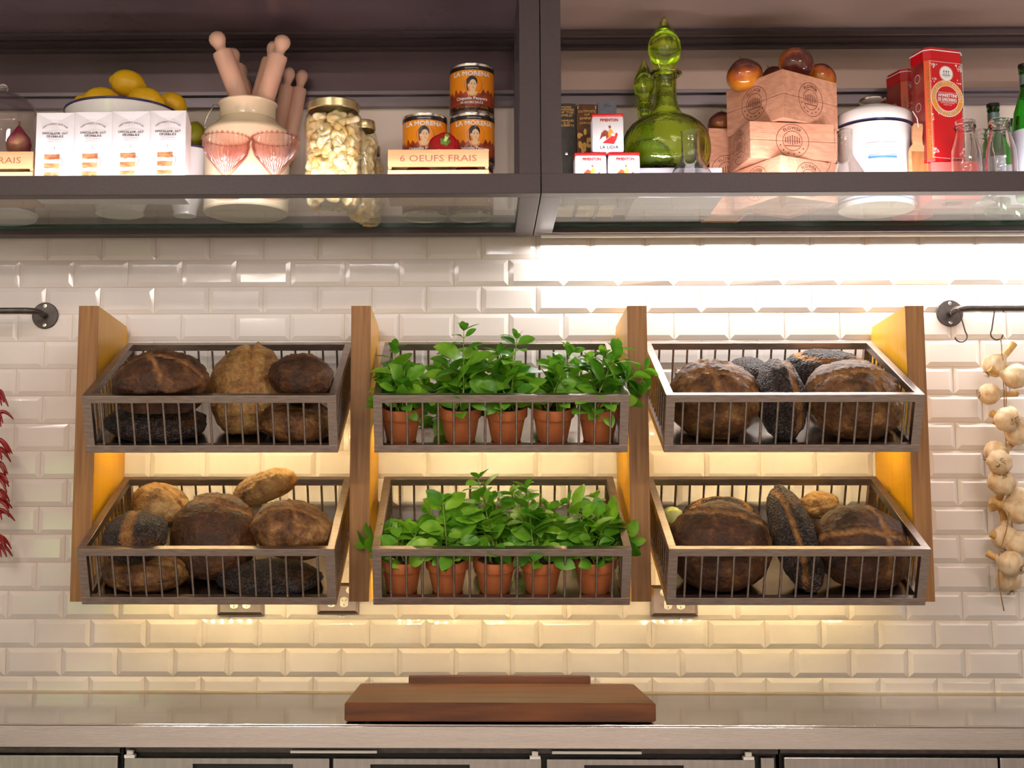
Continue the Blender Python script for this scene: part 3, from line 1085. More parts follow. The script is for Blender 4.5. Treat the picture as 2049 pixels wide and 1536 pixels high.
# upper left basket
loaf(314, 847, 0, (0.128, 0.082, 0.048), (20, 0, 3), M_CR_SEED, 'poppy_seed_loaf', 'long black poppy seed loaf lying under the dark round loaf, upper left basket', seed=1)
loaf(322, 770, 0, (0.120, 0.105, 0.082), (24, -4, 8), M_CR_DARK, 'round_loaf', 'dark wrinkled round loaf resting on a poppy seed loaf, upper left basket', scores=arcs, lift=0.088, seed=2)
loaf(496, 779, 0, (0.100, 0.125, 0.078), (66, 4, -8), M_CR_TAN, 'round_loaf', 'pale floury scored loaf standing upright in the middle of the upper left basket', scores=[((1, 0.35, 0), 0.28, 0.09, 0.12, -0.1, (0, 0, 1)), ((-0.45, 1, 0), -0.30, 0.08, 0.13, 0.1, (0, 0, 1))], seed=3)
loaf(594, 843, 0, (0.096, 0.090, 0.056), (20, 6, 10), M_CR_BROWN, 'round_loaf', 'yellow brown loaf at the right of the upper left basket, beneath another', scores=one, seed=4)
loaf(606, 758, 0, (0.084, 0.085, 0.060), (22, 6, 14), M_CR_DARK, 'round_loaf', 'dark loaf on top at the right end of the upper left basket', scores=side, lift=0.098, seed=5)
# upper right basket
loaf(1429, 800, 0, (0.116, 0.112, 0.098), (38, 0, 0), M_CR_BROWN, 'round_loaf', 'brown round loaf at the left of the upper right basket', scores=arcs, seed=6, lump=0.05)
loaf(1500, 752, 0, (0.050, 0.080, 0.050), (20, 0, 20), M_CR_SEED, 'poppy_seed_loaf', 'small seeded loaf end showing behind the round loaf, upper right basket', lift=0.02, Y=0.14, seed=7)
loaf(1563, 797, 0, (0.060, 0.112, 0.062), (68, 0, 6), M_CR_SEED, 'poppy_seed_loaf', 'poppy seed loaf with orange split standing between two round loaves, upper right basket', scores=[((1, 0.12, 0), 0.32, 0.20, 0.07, 0.1, (0.25, 0, 1))], seed=8)
loaf(1655, 742, 0, (0.122, 0.060, 0.056), (8, 4, -3), M_CR_SEED, 'poppy_seed_loaf', 'wide poppy seed loaf with orange split behind, upper right basket', scores=[((0.02, -0.35, 1), 0.72, 0.12, 0.05, 0.1, (0, -0.2, 1))], Y=0.13, seed=9)
loaf(1708, 802, 0, (0.126, 0.112, 0.098), (40, 6, 10), M_CR_BROWN, 'round_loaf', 'brown round loaf with dark top at the right of the upper right basket', scores=cross, seed=10, lump=0.05)
# lower left basket
loaf(292, 1142, 1, (0.110, 0.085, 0.052), (20, 0, -5), M_CR_BROWN, 'round_loaf', 'brown loaf lying at the bottom left of the lower left basket', scores=one, seed=11)
loaf(271, 1072, 1, (0.086, 0.080, 0.050), (40, 10, -28), M_CR_SEED, 'poppy_seed_loaf', 'poppy seed loaf with orange split at left of the lower left basket', scores=[((1, 0.5, 0), 0.0, 0.26, 0.06, 0.1, (0, 0, 1))], lift=0.092, seed=12)
loaf(322, 1012, 1, (0.080, 0.062, 0.055), (30, 14, -10), M_CR_TAN, 'round_loaf', 'pale golden loaf at the back of the lower left basket', scores=[((0.5, 1, 0), 0.1, 0.09, 0.10, 0.0, (0, 0, 1))], Y=0.19, seed=13)
loaf(540, 1155, 1, (0.130, 0.080, 0.040), (20, 0, 2), M_CR_SEED, 'poppy_seed_loaf', 'flat black poppy seed loaf at the bottom right of the lower left basket', seed=14)
loaf(588, 1060, 1, (0.103, 0.088, 0.068), (30, 8, 12), M_CR_BROWN, 'round_loaf', 'brown cracked loaf at the right of the lower left basket', scores=arcs, lift=0.078, seed=15)
loaf(428, 1072, 1, (0.110, 0.116, 0.070), (66, 0, 0), M_CR_DARK, 'round_loaf', 'dark smooth round loaf standing in the middle of the lower left basket', scores=[((0.25, 1, 0), 0.62, 0.06, 0.08, -0.2, (-0.3, 0, 1))], seed=16, lump=0.04)
loaf(530, 976, 1, (0.088, 0.046, 0.044), (10, -22, 8), M_CR_TAN, 'long_loaf', 'small floury elongated loaf lying on top at back of the lower left basket', Y=0.20, seed=17)
# lower right basket
loaf(1440, 1040, 1, (0.105, 0.062, 0.062), (20, 0, 0), M_CR_SEED, 'poppy_seed_loaf', 'seeded loaf with orange split behind the big dark loaf, lower right basket', scores=[((0, -0.4, 1), 0.75, 0.14, 0.05, 0.1, (0, -0.2, 1))], Y=0.16, seed=18)
loaf(1440, 1093, 1, (0.127, 0.118, 0.082), (64, 0, -5), M_CR_DARK, 'round_loaf', 'very large dark round loaf at left front of the lower right basket', scores=[((0.2, 1, 0), 0.50, 0.06, 0.09, 0.1, (0.3, 0, 1))], seed=19, lump=0.04)
loaf(1590, 1078, 1, (0.054, 0.148, 0.056), (62, 0, 24), M_CR_SEED, 'poppy_seed_loaf', 'black poppy seed loaf with orange split leaning in the lower right basket', scores=[((1, -0.05, 0.2), -0.35, 0.16, 0.07, 0.0, (-0.3, 0, 1))], seed=20)
loaf(1640, 1013, 1, (0.056, 0.050, 0.038), (10, 0, 0), M_CR_TAN, 'bread_roll', 'small pale cracked roll at the back of the lower right basket', Y=0.15, seed=21, lump=0.12)
loaf(1728, 1095, 1, (0.124, 0.112, 0.085), (58, 6, 14), M_CR_DARK, 'round_loaf', 'dark round loaf with pale crease at right of the lower right basket', scores=cross, seed=22, lump=0.05)
# little green cabbage
p = at(1345, 1032, 0.19)
t = thing('small_cabbage', 'small pale green cabbage at the back left of lower right basket', 'vegetable', p)
m = MB()
for v in m.ball((0, 0, 0), (0.026, 0.026, 0.024), sub=4):
    v.co *= 1 + 0.10 * noise.noise(v.co * 60) + 0.03 * math.sin(8 * math.atan2(v.co.y, v.co.x))
m.build('heart', M_CABB, t, smooth=180)
for a in (0.4, 2.4, 4.3):
    m = MB()
    for v in m.ball((0, 0, 0), (0.027, 0.008, 0.022), sub=3):
        v.co.y += 30 * (v.co.x ** 2) - 0.024
    m.build('outer_leaf', M_CABB, t, smooth=180, M=Matrix.Rotation(a, 4, 'Z') @ Matrix.Rotation(0.2, 4, 'X'))


# ================================================================== potted herbs
def leaf_mesh(b, base, dirn, nrm, L, W, bend, fold=0.35):
    d = dirn.normalized()
    n = (nrm - d * nrm.dot(d)).normalized()
    sd = d.cross(n)
    prof = [(0.0, 0.06), (0.12, 0.42), (0.3, 0.88), (0.5, 1.0), (0.7, 0.84), (0.87, 0.48), (1.0, 0.02)]
    pts = []
    cur = Vector(base)
    dd = d.copy()
    last = 0.0
    for t_, w_ in prof:
        cur = cur + dd * (L * (t_ - last))
        last = t_
        dd = (dd - n * bend * 0.22).normalized()
        nn = sd.cross(dd)
        hw_ = W * w_ / 2
        row = []
        for s_ in (-1, -0.5, 0, 0.5, 1):
            lift_ = fold * hw_ * abs(s_) - 0.55 * fold * hw_ * s_ * s_
            row.append(b.bm.verts.new(cur + sd * (hw_ * s_) - nn * (-lift_)))
        pts.append(row)
    for a, c in zip(pts, pts[1:]):
        for i in range(4):
            b.bm.faces.new((a[i], a[i + 1], c[i + 1], c[i]))


def herb_pot(px, r_, tips, label, leafy=1.0, seed=0, wide=84, Lmax=0.054, ybase=None):
    rnd = random.Random(seed)
    H = 0.088
    R = wide * 0.5 * mpp(0.33)
    base = rest(px, 884 if r_ == 0 else 1187, r_, 0.004)
    # stands on the sloping sheet
    c = Vector((base.x, base.y + 0.028, 0))
    p0 = floor_point(r_)
    tt = (c.y - p0.y) / BT.y
    c.z = p0.z + BT.z * tt + 0.0006
    t = thing('potted_herb', label, 'potted plant', c, (TILT * 0.98, 0, 0), 'potted herbs in the middle baskets')
    W = Matrix.Translation(c) @ Matrix.Rotation(TILT * 0.98, 4, 'X')
    Wi = W.inverted()
    r1 = R * 0.70
    MB().lathe([(0, 0), (r1 * 0.97, 0), (r1, 0.003), (R * 0.90, H * 0.70), (R * 0.985, H * 0.705), (R, H * 0.72), (R, H * 0.985), (R * 0.985, H), (R * 0.90, H), (R * 0.885, H * 0.985), (R * 0.87, H * 0.80), (0, H * 0.78)], 40).build('pot', M_TERRA, t, smooth=35)
    so = MB()
    so.lathe([(R * 0.868, H * 0.80), (R * 0.6, H * 0.845), (R * 0.3, H * 0.83), (0, H * 0.85)], 24)
    for v in so.bm.verts:
        v.co.z += 0.002 * noise.noise(v.co * 160)
    so.build('soil', M_SOIL, t, smooth=180)
    st, fo = MB(), MB()
    for (tx, ty, dy) in tips:
        a = rnd.uniform(0, 2 * PI)
        rr = rnd.uniform(0.1, 0.5) * R
        b0 = Vector((rr * math.cos(a), rr * math.sin(a), H * 0.82))
        Yt = -c.y + dy - 0.02
        tip = Wi @ at(tx, ty, Yt)
        pts = []
        L = (tip - b0).length
        mid = (b0 + tip) / 2 + Vector((0, 0, 0.18 * abs(tip.x - b0.x) + (0.03 if ty > 1000 * r_ + 780 * (1 - r_) else 0)))
        n = max(4, int(L / 0.017))
        for i in range(n + 1):
            s_ = i / n
            pts.append(b0 * (1 - s_) ** 2 + mid * 2 * s_ * (1 - s_) + tip * s_ ** 2)
        st.tube(pts, [0.0022 * (1 - 0.6 * i / n) for i in range(n + 1)], 6)
        ph = rnd.uniform(0, PI)
        for i in range(1, n + 1):
            s_ = i / n
            d = (pts[min(i + 1, n)] - pts[i - 1]).normalized()
            if s_ < 0.22:
                continue
            sz = (0.55 + 0.75 * math.sin(PI * min(1, s_ * 0.95)) ** 0.7) * Lmax * rnd.uniform(0.8, 1.15) * (1 - 0.35 * max(0, s_ - 0.75) / 0.25)
            ph += PI / 2 + rnd.uniform(-0.4, 0.4)
            ort = d.orthogonal().normalized()
            ort.rotate(Matrix.Rotation(ph, 3, d))
            for sg in (1, -1):
                if rnd.random() > 0.93 * leafy:
                    continue
                up = 0.45 + 0.55 * s_ + rnd.uniform(-0.25, 0.25)
                dv = (ort * sg + d * up).normalized()
                nr = (d - ort * sg * 0.3) + Vector((rnd.uniform(-0.35, 0.35), -rnd.uniform(0.0, 1.3), rnd.uniform(-0.2, 0.2)))
                ln = sz * rnd.uniform(0.85, 1.1)
                leaf_mesh(fo, pts[i] + dv * 0.006, dv, nr, ln, ln * rnd.uniform(0.56, 0.70), rnd.uniform(0.2, 1.3))
                st.tube([pts[i], pts[i] + dv * 0.008], 0.0009, 4)
        for k in range(4):
            an = ph + k * PI / 2 + rnd.uniform(-0.3, 0.3)
            ort = d.orthogonal().normalized()
            ort.rotate(Matrix.Rotation(an, 3, d))
            dv = (ort * (1.0 if k < 2 else 0.6) + d * (0.7 if k < 2 else 1.3)).normalized()
            leaf_mesh(fo, pts[-1], dv, d, Lmax * rnd.uniform(0.55, 0.85) * (1 if k < 2 else 0.7), Lmax * 0.36, rnd.uniform(0.1, 0.8))
    # low leaves around the rim
    for k in range(int(26 * leafy)):
        a = rnd.uniform(0, 2 * PI)
        rr = rnd.uniform(0.15, 0.95) * R
        p = Vector((rr * math.cos(a), rr * math.sin(a), H * 0.9 + rnd.uniform(0.0, 0.055)))
        dv = Vector((math.cos(a), math.sin(a), rnd.uniform(-0.1, 1.1))).normalized()
        ln = Lmax * rnd.uniform(0.7, 1.15)
        leaf_mesh(fo, p, dv, Vector((0, 0, 1)) - dv * 0.2 + Vector((rnd.uniform(-.3, .3), rnd.uniform(-1.6, -.3), 0)), ln, ln * 0.6, rnd.uniform(0.3, 1.4))
    st.build('stems', M_STEMG, t, smooth=180)
    fo.build('leaves', M_LEAF, t, smooth=180)
    return t


UP = [
    (802, [(790, 697, 0.04), (826, 742, 0), (764, 752, 0.02), (850, 770, -0.02), (778, 770, -0.03), (810, 735, 0.05)], 'herb in terracotta pot at the left end of the upper herb row'),
    (921, [(928, 662, 0.06), (899, 706, 0.02), (884, 742, -0.03), (950, 712, 0.0), (866, 842, -0.075), (905, 765, -0.05), (930, 740, -0.04)], 'tallest potted herb, second from left in the upper herb row'),
    (1013, [(1034, 678, 0.06), (1000, 706, 0.03), (985, 745, -0.03), (1022, 735, 0.0), (968, 725, 0.04), (1010, 770, -0.05)], 'potted herb in the middle of the upper herb row'),
    (1107, [(1143, 706, 0.05), (1108, 730, 0.0), (1082, 820, -0.085), (1062, 765, -0.06), (1160, 735, 0.0), (1130, 770, -0.05)], 'potted herb with large leaf drooping over the rim, upper herb row'),
    (1199, [(1238, 697, 0.04), (1208, 712, 0.02), (1291, 738, 0.0), (1180, 720, 0.03), (1220, 760, -0.04), (1284, 772, -0.05), (1250, 740, 0.0)], 'potted herb spilling over the oak panel, right end of the upper herb row')]
LO = [
    (803, [(796, 1062, 0.03), (768, 1074, -0.02), (733, 1092, -0.06), (838, 1058, 0.02), (780, 1150, -0.09), (815, 1075, -0.03)], 'sparse potted herb at the left end of the lower herb row'),
    (895, [(885, 1004, 0.05), (860, 1026, 0.02), (912, 1020, 0.02), (872, 1066, -0.05), (905, 1060, -0.04), (925, 1040, 0.0)], 'potted herb, second from left in the lower herb row'),
    (990, [(957, 958, 0.06), (948, 1010, 0.0), (984, 1000, 0.03), (972, 1110, -0.08), (1000, 1060, -0.04), (960, 1060, -0.05), (978, 1030, 0.0)], 'tallest potted herb, middle of the lower herb row'),
    (1084, [(1055, 976, 0.05), (1026, 990, 0.05), (1066, 1030, 0.0), (1042, 1100, -0.085), (1098, 1020, 0.02), (1090, 1090, -0.08), (1110, 1050, -0.04), (1040, 1050, -0.03)], 'bushy dark green potted herb, fourth from left in the lower herb row'),
    (1191, [(1138, 1006, 0.05), (1190, 996, 0.04), (1216, 1035, 0.0), (1258, 1082, -0.05), (1178, 1060, -0.04), (1232, 1060, 0.0), (1150, 1060, -0.05), (1160, 1100, -0.085)], 'potted herb at the right end of the lower herb row')]
for i, (px, tips, lb) in enumerate(UP):
    herb_pot(px, 0, tips, lb, 1.0, 30 + i)
for i, (px, tips, lb) in enumerate(LO):
    herb_pot(px, 1, tips, lb, 0.85 if i == 0 else 1.0, 50 + i)

# ================================================================== rails, hooks, garlic, chilies
def rail(cxp, cyp, end, label):
    c = at(cxp, cyp, 0.012)
    t = thing('wall_rail', label, 'rail', (c.x, 0, c.z))
    M = Matrix.Rotation(PI / 2, 4, 'X')
    MB().lathe([(0, 0.0074), (0.0368, 0.0074), (0.0368, 0.011), (0.035, 0.0125), (0, 0.0125)], 40, M).build('flange', M_IRON, t, smooth=35)
    sg = 1 if end > c.x else -1
    pts = [(0, -0.012, 0), (0, -0.045, 0.0)]
    for i in range(1, 9):
        a = i / 8 * PI / 2
        pts.append((sg * 0.035 * (1 - math.cos(a)), -0.045 - 0.035 * math.sin(a), 0.002))
    pts.append((end - c.x, -0.08, 0.002))
    MB().tube(pts, 0.0088, 14).build('bar', M_IRON, t, smooth=40)
    for dz in (0.0265, -0.0265):
        s_ = MB().lathe([(0.0055, 0.0126), (0.005, 0.0142), (0, 0.0148)], 14, M)
        s_.box((0, -0.0149, 0), (0.006, 0.0006, 0.0012)).box((0, -0.0149, 0), (0.0012, 0.0006, 0.006))
        o = s_.build('screw', M_CHROME, t)
        o.location = (0, 0, dz)
    return c


rail(90, 631, -1.1, 'dark iron wall rail at the left, above the chilies')
rc = rail(1901, 626, 3.9, 'dark iron wall rail at the right, holding the hooks')


def s_hook(px, py, label, flip=1, s_=1.0):
    c = at(px, py, 0.08)
    t = []
    R1, R2 = 0.0125, 0.0165
    # top curl over the bar
    for i in range(0, 11):
        a = math.radians(-25 + i * 20.5)
        t.append(Vector((-flip * 0 + R1 * math.cos(a) * flip, 0, R1 * math.sin(a))))
    t = [Vector((v.x, v.y, v.z)) for v in t][::-1]
    t.append(Vector((flip * 0.004, 0, -0.045)))
    cen = Vector((flip * -0.012 + flip * 0.002, 0, -0.062))
    pts = t[:-1]
    st = pts[-1]
    q = []
    for i in range(0, 12):
        a = math.radians(20 - i * 19)
        q.append(cen + Vector((flip * R2 * math.cos(a), 0, R2 * math.sin(a))))
    pts = pts + [st.lerp(q[0], 0.33), st.lerp(q[0], 0.66)] + q
    o = MB().tube([p * s_ for p in pts], 0.0019, 8).build('s_hook', M_IRON, smooth=60)
    o.location = (c.x, -0.08, c.z)
    tag(o, label, 's hook', 's hooks on the right wall rail')
    return o


s_hook(1912, 627, 'bare metal s hook hanging at the wall flange', 1).rotation_euler = (0, -0.35, 0)
o = s_hook(1999, 622, 'metal s hook carrying the garlic braid', -1)
o.rotation_euler = (0, 0.30, 0)


def garlic(parent, c, r, axis, stem_len, i):
    """bulb with cloves, root tuft and stalk; axis points from root to stem"""
    ax = Vector(axis).normalized()
    q = ax.to_track_quat('Z', 'Y').to_matrix().to_4x4()
    M = Matrix.Translation(c) @ q
    rp = [(0, -0.92), (0.35, -0.90), (0.75, -0.70), (0.98, -0.25), (1.0, 0.1), (0.86, 0.5), (0.6, 0.8), (0.36, 1.05), (0.26, 1.35), (0.24, 1.5)]
    b_ = MB().lathe([(x * r, z * r) for x, z in rp], 36, None, lambda a, z: 1 + (0.13 * abs(math.cos(a * 3.5 + i)) ** 0.6 - 0.06 + 0.04 * math.sin(2 * a + i)) * (1 if z < 0.8 * r else 0.4))
    bulb = b_.build('bulb', M_GARL, parent, smooth=180, M=M)
    s_ = MB()
    L = stem_len
    s_.tube([(0, 0, 1.3 * r), (0.05 * r, 0, 1.3 * r + L * 0.5), (0.15 * r, 0.1 * r, 1.3 * r + L)], [0.30 * r, 0.27 * r, 0.33 * r], 10)
    s_.build('stalk', M_GSTEM, bulb, smooth=60, M=M)
    s_ = MB()
    rnd = random.Random(i)
    for k in range(12):
        a = rnd.uniform(0, 2 * PI)
        s_.tube([(0.1 * r * math.cos(a), 0.1 * r * math.sin(a), -0.9 * r), (0.3 * r * math.cos(a), 0.3 * r * math.sin(a), -1.08 * r), (0.45 * r * math.cos(a + .5), 0.45 * r * math.sin(a + .5), -1.1 * r)], 0.0006, 4)
    s_.build('roots', M_GROOT, bulb, M=M)


g0 = at(2002, 680, 0.09)
t = thing('garlic_braid', 'string of garlic bulbs hanging from the s hook at right', 'garlic', g0)
GB = [(1990, 731, 24, (0.75, 0, 0.75), 0.028), (2032, 752, 26, (-0.9, 0.1, 0.25), 0.012), (1980, 788, 22, (1, 0.1, 0.0), 0.028), (2016, 838, 25, (-0.2, 0.9, 0.25), 0.01),
      (2036, 866, 25, (-0.8, 0.3, 0.5), 0.01), (1994, 906, 24, (0.9, 0.2, 0.45), 0.014), (2000, 924, 24, (0.3, 0.9, 0.1), 0.008), (2004, 965, 26, (0.25, 0.75, -0.5), 0.02),
      (2040, 1000, 26, (-0.9, 0.2, -0.3), 0.02), (2040, 1022, 26, (-0.9, 0, 0.3), 0.022), (2012, 1075, 26, (0.05, 0.2, 1), 0.020), (2036, 1088, 25, (-0.9, 0.2, 0.35), 0.015),
      (2022, 1128, 25, (-0.6, 0.8, 0.4), 0.012), (2018, 1160, 25, (-0.1, 0.3, 1), 0.008)]
for i, (x, y, rp, ax, sl_) in enumerate(GB):
    Yg = 0.085 + 0.018 * math.sin(i * 2.3)
    if i in (3, 6, 7, 12):
        Yg += 0.03
    if i in (0, 2):
        Yg = 0.075
    garlic(t, at(x, y, Yg) - g0, rp * mpp(0.09) * 0.98, ax, sl_ + 0.013, i)
tw = MB()
P_ = [(2002, 676), (2004, 690), (2005, 720), (2009, 780), (2010, 830), (2014, 900), (2018, 960), (2022, 1020), (2028, 1080), (2034, 1120), (2030, 1170)]
tw.tube([at(x, y, 0.088) - g0 for x, y in P_], 0.0014, 6)
P_ = [(2022, 1010), (2014, 1060), (1999, 1110), (1998, 1150), (2001, 1180), (2009, 1222)]
tw.tube([at(x, y, 0.115) - g0 for x, y in P_], 0.0014, 6)
P_ = [(2004, 700), (2011, 740), (2014, 790), (2012, 840)]
tw.tube([at(x, y, 0.1) - g0 for x, y in P_], 0.0012, 6)
tw.build('twine', M_TWINE, t, smooth=180)

c0 = at(-12, 760, 0.09)
t = thing('chili_string', 'string of dried red chilies hanging at the left edge', 'chilies', c0)
MB().tube([at(-12, 650, 0.088) - c0, at(-12, 1100, 0.09) - c0], 0.0016, 6).build('twine', M_TWINE, t)
rnd = random.Random(5)
for cl in (796, 838, 888, 908, 935, 962, 990, 1012, 1035, 1082, 1100):
    for k in range(6):
        b0 = at(-12, cl - 6, 0.09) - c0
        a = rnd.uniform(-0.9, 0.9) if k < 4 else rnd.uniform(2.3, 4.0)
        L = rnd.uniform(0.040, 0.060)
        dv = Vector((math.cos(a), -math.sin(a) * 0.8, -0.15 - rnd.uniform(0.0, 0.75))).normalized()
        pts = []
        for i in range(8):
            s_ = i / 7
            pts.append(b0 + dv * (L * s_) + Vector((0, 0, 0.016 * math.sin(s_ * PI) * rnd.choice((1, 1)))))
        MB().tube(pts, [0.002, 0.0045, 0.0056, 0.0056, 0.0050, 0.0042, 0.0030, 0.0012], 9).build('chili', M_CHILI, t, smooth=180)

# ================================================================== power outlets
def outlet(px0, px1, py1, label, full=True):
    a, c = at(px0, py1, 0.014), at(px1, py1, 0.014)
    w_, h_ = c.x - a.x, 0.084
    t = thing('power_outlet', label, 'power outlet', ((a.x + c.x) / 2, -0.0068, a.z + h_ / 2), group='metal power outlets')
    m = MB()
    hw_, hh = w_ / 2, h_ / 2
    o_ = [m.bm.verts.new(p) for p in ((-hw_, 0, -hh), (hw_, 0, -hh), (hw_, 0, hh), (-hw_, 0, hh))]
    m_ = [m.bm.verts.new(p) for p in ((-hw_ + .001, -.006, -hh + .001), (hw_ - .001, -.006, -hh + .001), (hw_ - .001, -.006, hh - .001), (-hw_ + .001, -.006, hh - .001))]
    e = 0.009
    i_ = [m.bm.verts.new(p) for p in ((-hw_ + e, -.010, -hh + e), (hw_ - e, -.010, -hh + e), (hw_ - e, -.010, hh - e), (-hw_ + e, -.010, hh - e))]
    for A_, B_ in ((o_, m_), (m_, i_)):
        for j in range(4):
            m.bm.faces.new((A_[j], A_[(j + 1) % 4], B_[(j + 1) % 4], B_[j]))
    m.bm.faces.new(i_)
    m.build('plate', M_BRONZE, t)
    for sx in (-1, 1):
        q = MB()
        R_o = 0.0135
        ol = []
        for i in range(24):
            an = 2 * PI * i / 24
            ol.append((max(-0.0108, min(0.0108, R_o * 1.05 * math.cos(an))), R_o * math.sin(an)))
        q.mat(M_WHITEP).prism([(x + sx * 0.017, z - 0.010) for x, z in ol], -0.0128, -0.009)
        q.mat(M_DARK)
        q.box((sx * 0.017, -0.0130, -0.0175), (0.0014, 0.0008, 0.006))
        for s2 in (-1, 1):
            q.box((sx * 0.017 + s2 * 0.005, -0.0130, -0.005), (0.0014, 0.0008, 0.006), Euler((0, s2 * 0.5, 0)))
        q.build('socket', None, t)
        q = MB().mat(M_WHITEP)
        q.lathe([(0, 0), (0.0085, 0), (0.0085, 0.0026), (0.0060, 0.0034), (0.0055, 0.0046), (0, 0.0048)], 20, Matrix.Translation((sx * 0.030, -0.009, 0.022)) @ Matrix.Rotation(PI / 2, 4, 'X'))
        q.build('switch', None, t, smooth=30)
        q = MB().lathe([(0.0026, 0), (0.002, 0.0012), (0, 0.0016)], 12, Matrix.Translation((sx * 0.034, -0.010, -0.010)) @ Matrix.Rotation(PI / 2, 4, 'X'))
        q.build('screw', M_CHROME, t)


outlet(434, 528, 1231, 'metal power outlet under the lower left basket')
outlet(634, 718, 1228, 'metal power outlet beside the bottom of second oak panel')
outlet(1302, 1397, 1233, 'metal power outlet under the lower right basket by third oak panel')

# ================================================================== wall cabinets
CZ = Z0 + 0.0555            # underside of the frames
GZ = Z0 + 0.078            # top of the glass shelves
CY = 0.515                 # front plane
SZ = Z0 + 0.600            # underside of the upper shelf
lx0, lx1 = at(-330, 300, CY).x, at(1081, 300, CY).x
rx0, rx1 = at(1083, 300, CY).x, at(2560, 300, CY).x
for (x0, x1, lab, pm) in ((lx0, lx1, 'dark metal wall cabinet on the left holding lemons, jars and orange cans', M_GLOSSDARK), (rx0, rx1, 'dark metal wall cabinet on the right holding green decanters and wooden boxes', M_GLOSSTAN)):
    cx = (x0 + x1) / 2
    t = thing('wall_cabinet', lab, 'cabinet', (cx, 0, CZ))
    hw = (x1 - x0) / 2
    TOP = 0.80
    m = MB()
    P5 = 0.0495
    # bottom frame
    m.bx(-hw, hw, -CY, -CY + 0.04, 0, P5, bev=0.0015)
    m.bx(-hw, hw, -0.088, -0.040, 0, P5, bev=0.0015)
    for s_ in (-1, 1):
        xa, xb = sorted((s_ * hw, s_ * (hw - P5)))
        m.bx(xa, xb, -CY + 0.039, -0.087, 0, P5, bev=0.0015)
        m.bx(xa, xb, -CY, -CY + 0.04, P5 - 0.001, TOP, bev=0.0015)
        m.bx(xa, xb, -0.088, -0.040, P5 - 0.001, TOP, bev=0.0015)
    m.bx(-hw, hw, -CY, -0.040, TOP, TOP + 0.04, bev=0.0015)
    m.build('frame', M_FRAME, t)
    g = MB().mat(M_SHELFG)
    g.bx(-hw + P5 + 0.001, hw - P5 - 0.001, -CY + 0.042, -0.093, GZ - 0.008 - CZ, GZ - CZ)
    g.build('glass_shelf', None, t)
    MB().bx(-hw + P5 + 0.001, hw - P5 - 0.001, -0.0925, -0.0895, GZ - 0.008 - CZ, GZ - CZ).build('shelf_edge', M_GEDGE, t)
    MB().bx(-hw, hw, -0.038, -0.010, 0.052, 0.37).build('back_panel', M_CREAM, t)
    MB().bx(-hw, hw, -0.038, -0.010, 0.37, TOP).build('upper_back_panel', pm, t)
    m = MB().bx(-hw + P5, hw - P5, -0.062, -0.0385, 0.366, 0.380).bx(-hw + P5, hw - P5, -0.050, -0.0385, 0.381, 0.398).bx(-hw + P5, hw - P5, -0.066, -0.0385, 0.399, 0.409)
    m.build('middle_rail', mat('lilac_grey_rail', (0.20, 0.17, 0.19), rough=0.3, metal=0.4), t)
    so = SZ - CZ
    MB().bx(-hw + P5 + 0.001, hw - P5 - 0.001, -CY + 0.045, -0.0385, so, so + 0.012).build('upper_shelf', pm, t)
    m = MB().bx(-hw + P5, hw - P5, -0.165, -0.135, so - 0.008, so - 0.0005).bx(-hw + P5, hw - P5, -0.105, -0.070, so - 0.008, so - 0.0005)
    m.bx(-hw + P5, hw - P5, -0.060, -0.0387, so - 0.014, so - 0.0005)
    m.build('shelf_bearer', M_FRAME, t)
    # light channel behind the front rail
    MB().bx(-hw + P5 + 0.02, hw - P5 - 0.02, -CY + 0.0402, -CY + 0.052, 0.027, 0.038).build('light_channel', M_STEEL, t)
# small knob at the side of the right cabinet
tag(MB().lathe([(0, 0), (0.006, 0), (0.006, 0.006), (0, 0.007)], 14, Matrix.Translation(at(1131, 308, 0.30)) @ Matrix.Rotation(PI / 2, 4, 'Y')).build('shelf_peg', M_CHROME, smooth=40), 'small metal peg in front of the dark green book', 'peg')
# strip under the right cabinet
t = thing('light_strip', 'white light strip under the back of the right wall cabinet', 'light strip', (2.33, -0.058, CZ))
MB().bx(-0.95, 0.95, -0.008, 0.008, -0.0065, -0.0002).build('channel', M_WHITEP, t)


# ================================================================== things on the glass shelves
def base_at(px, Y):
    p = at(px, 345, Y)
    return Vector((p.x, p.y, GZ + 0.0004))


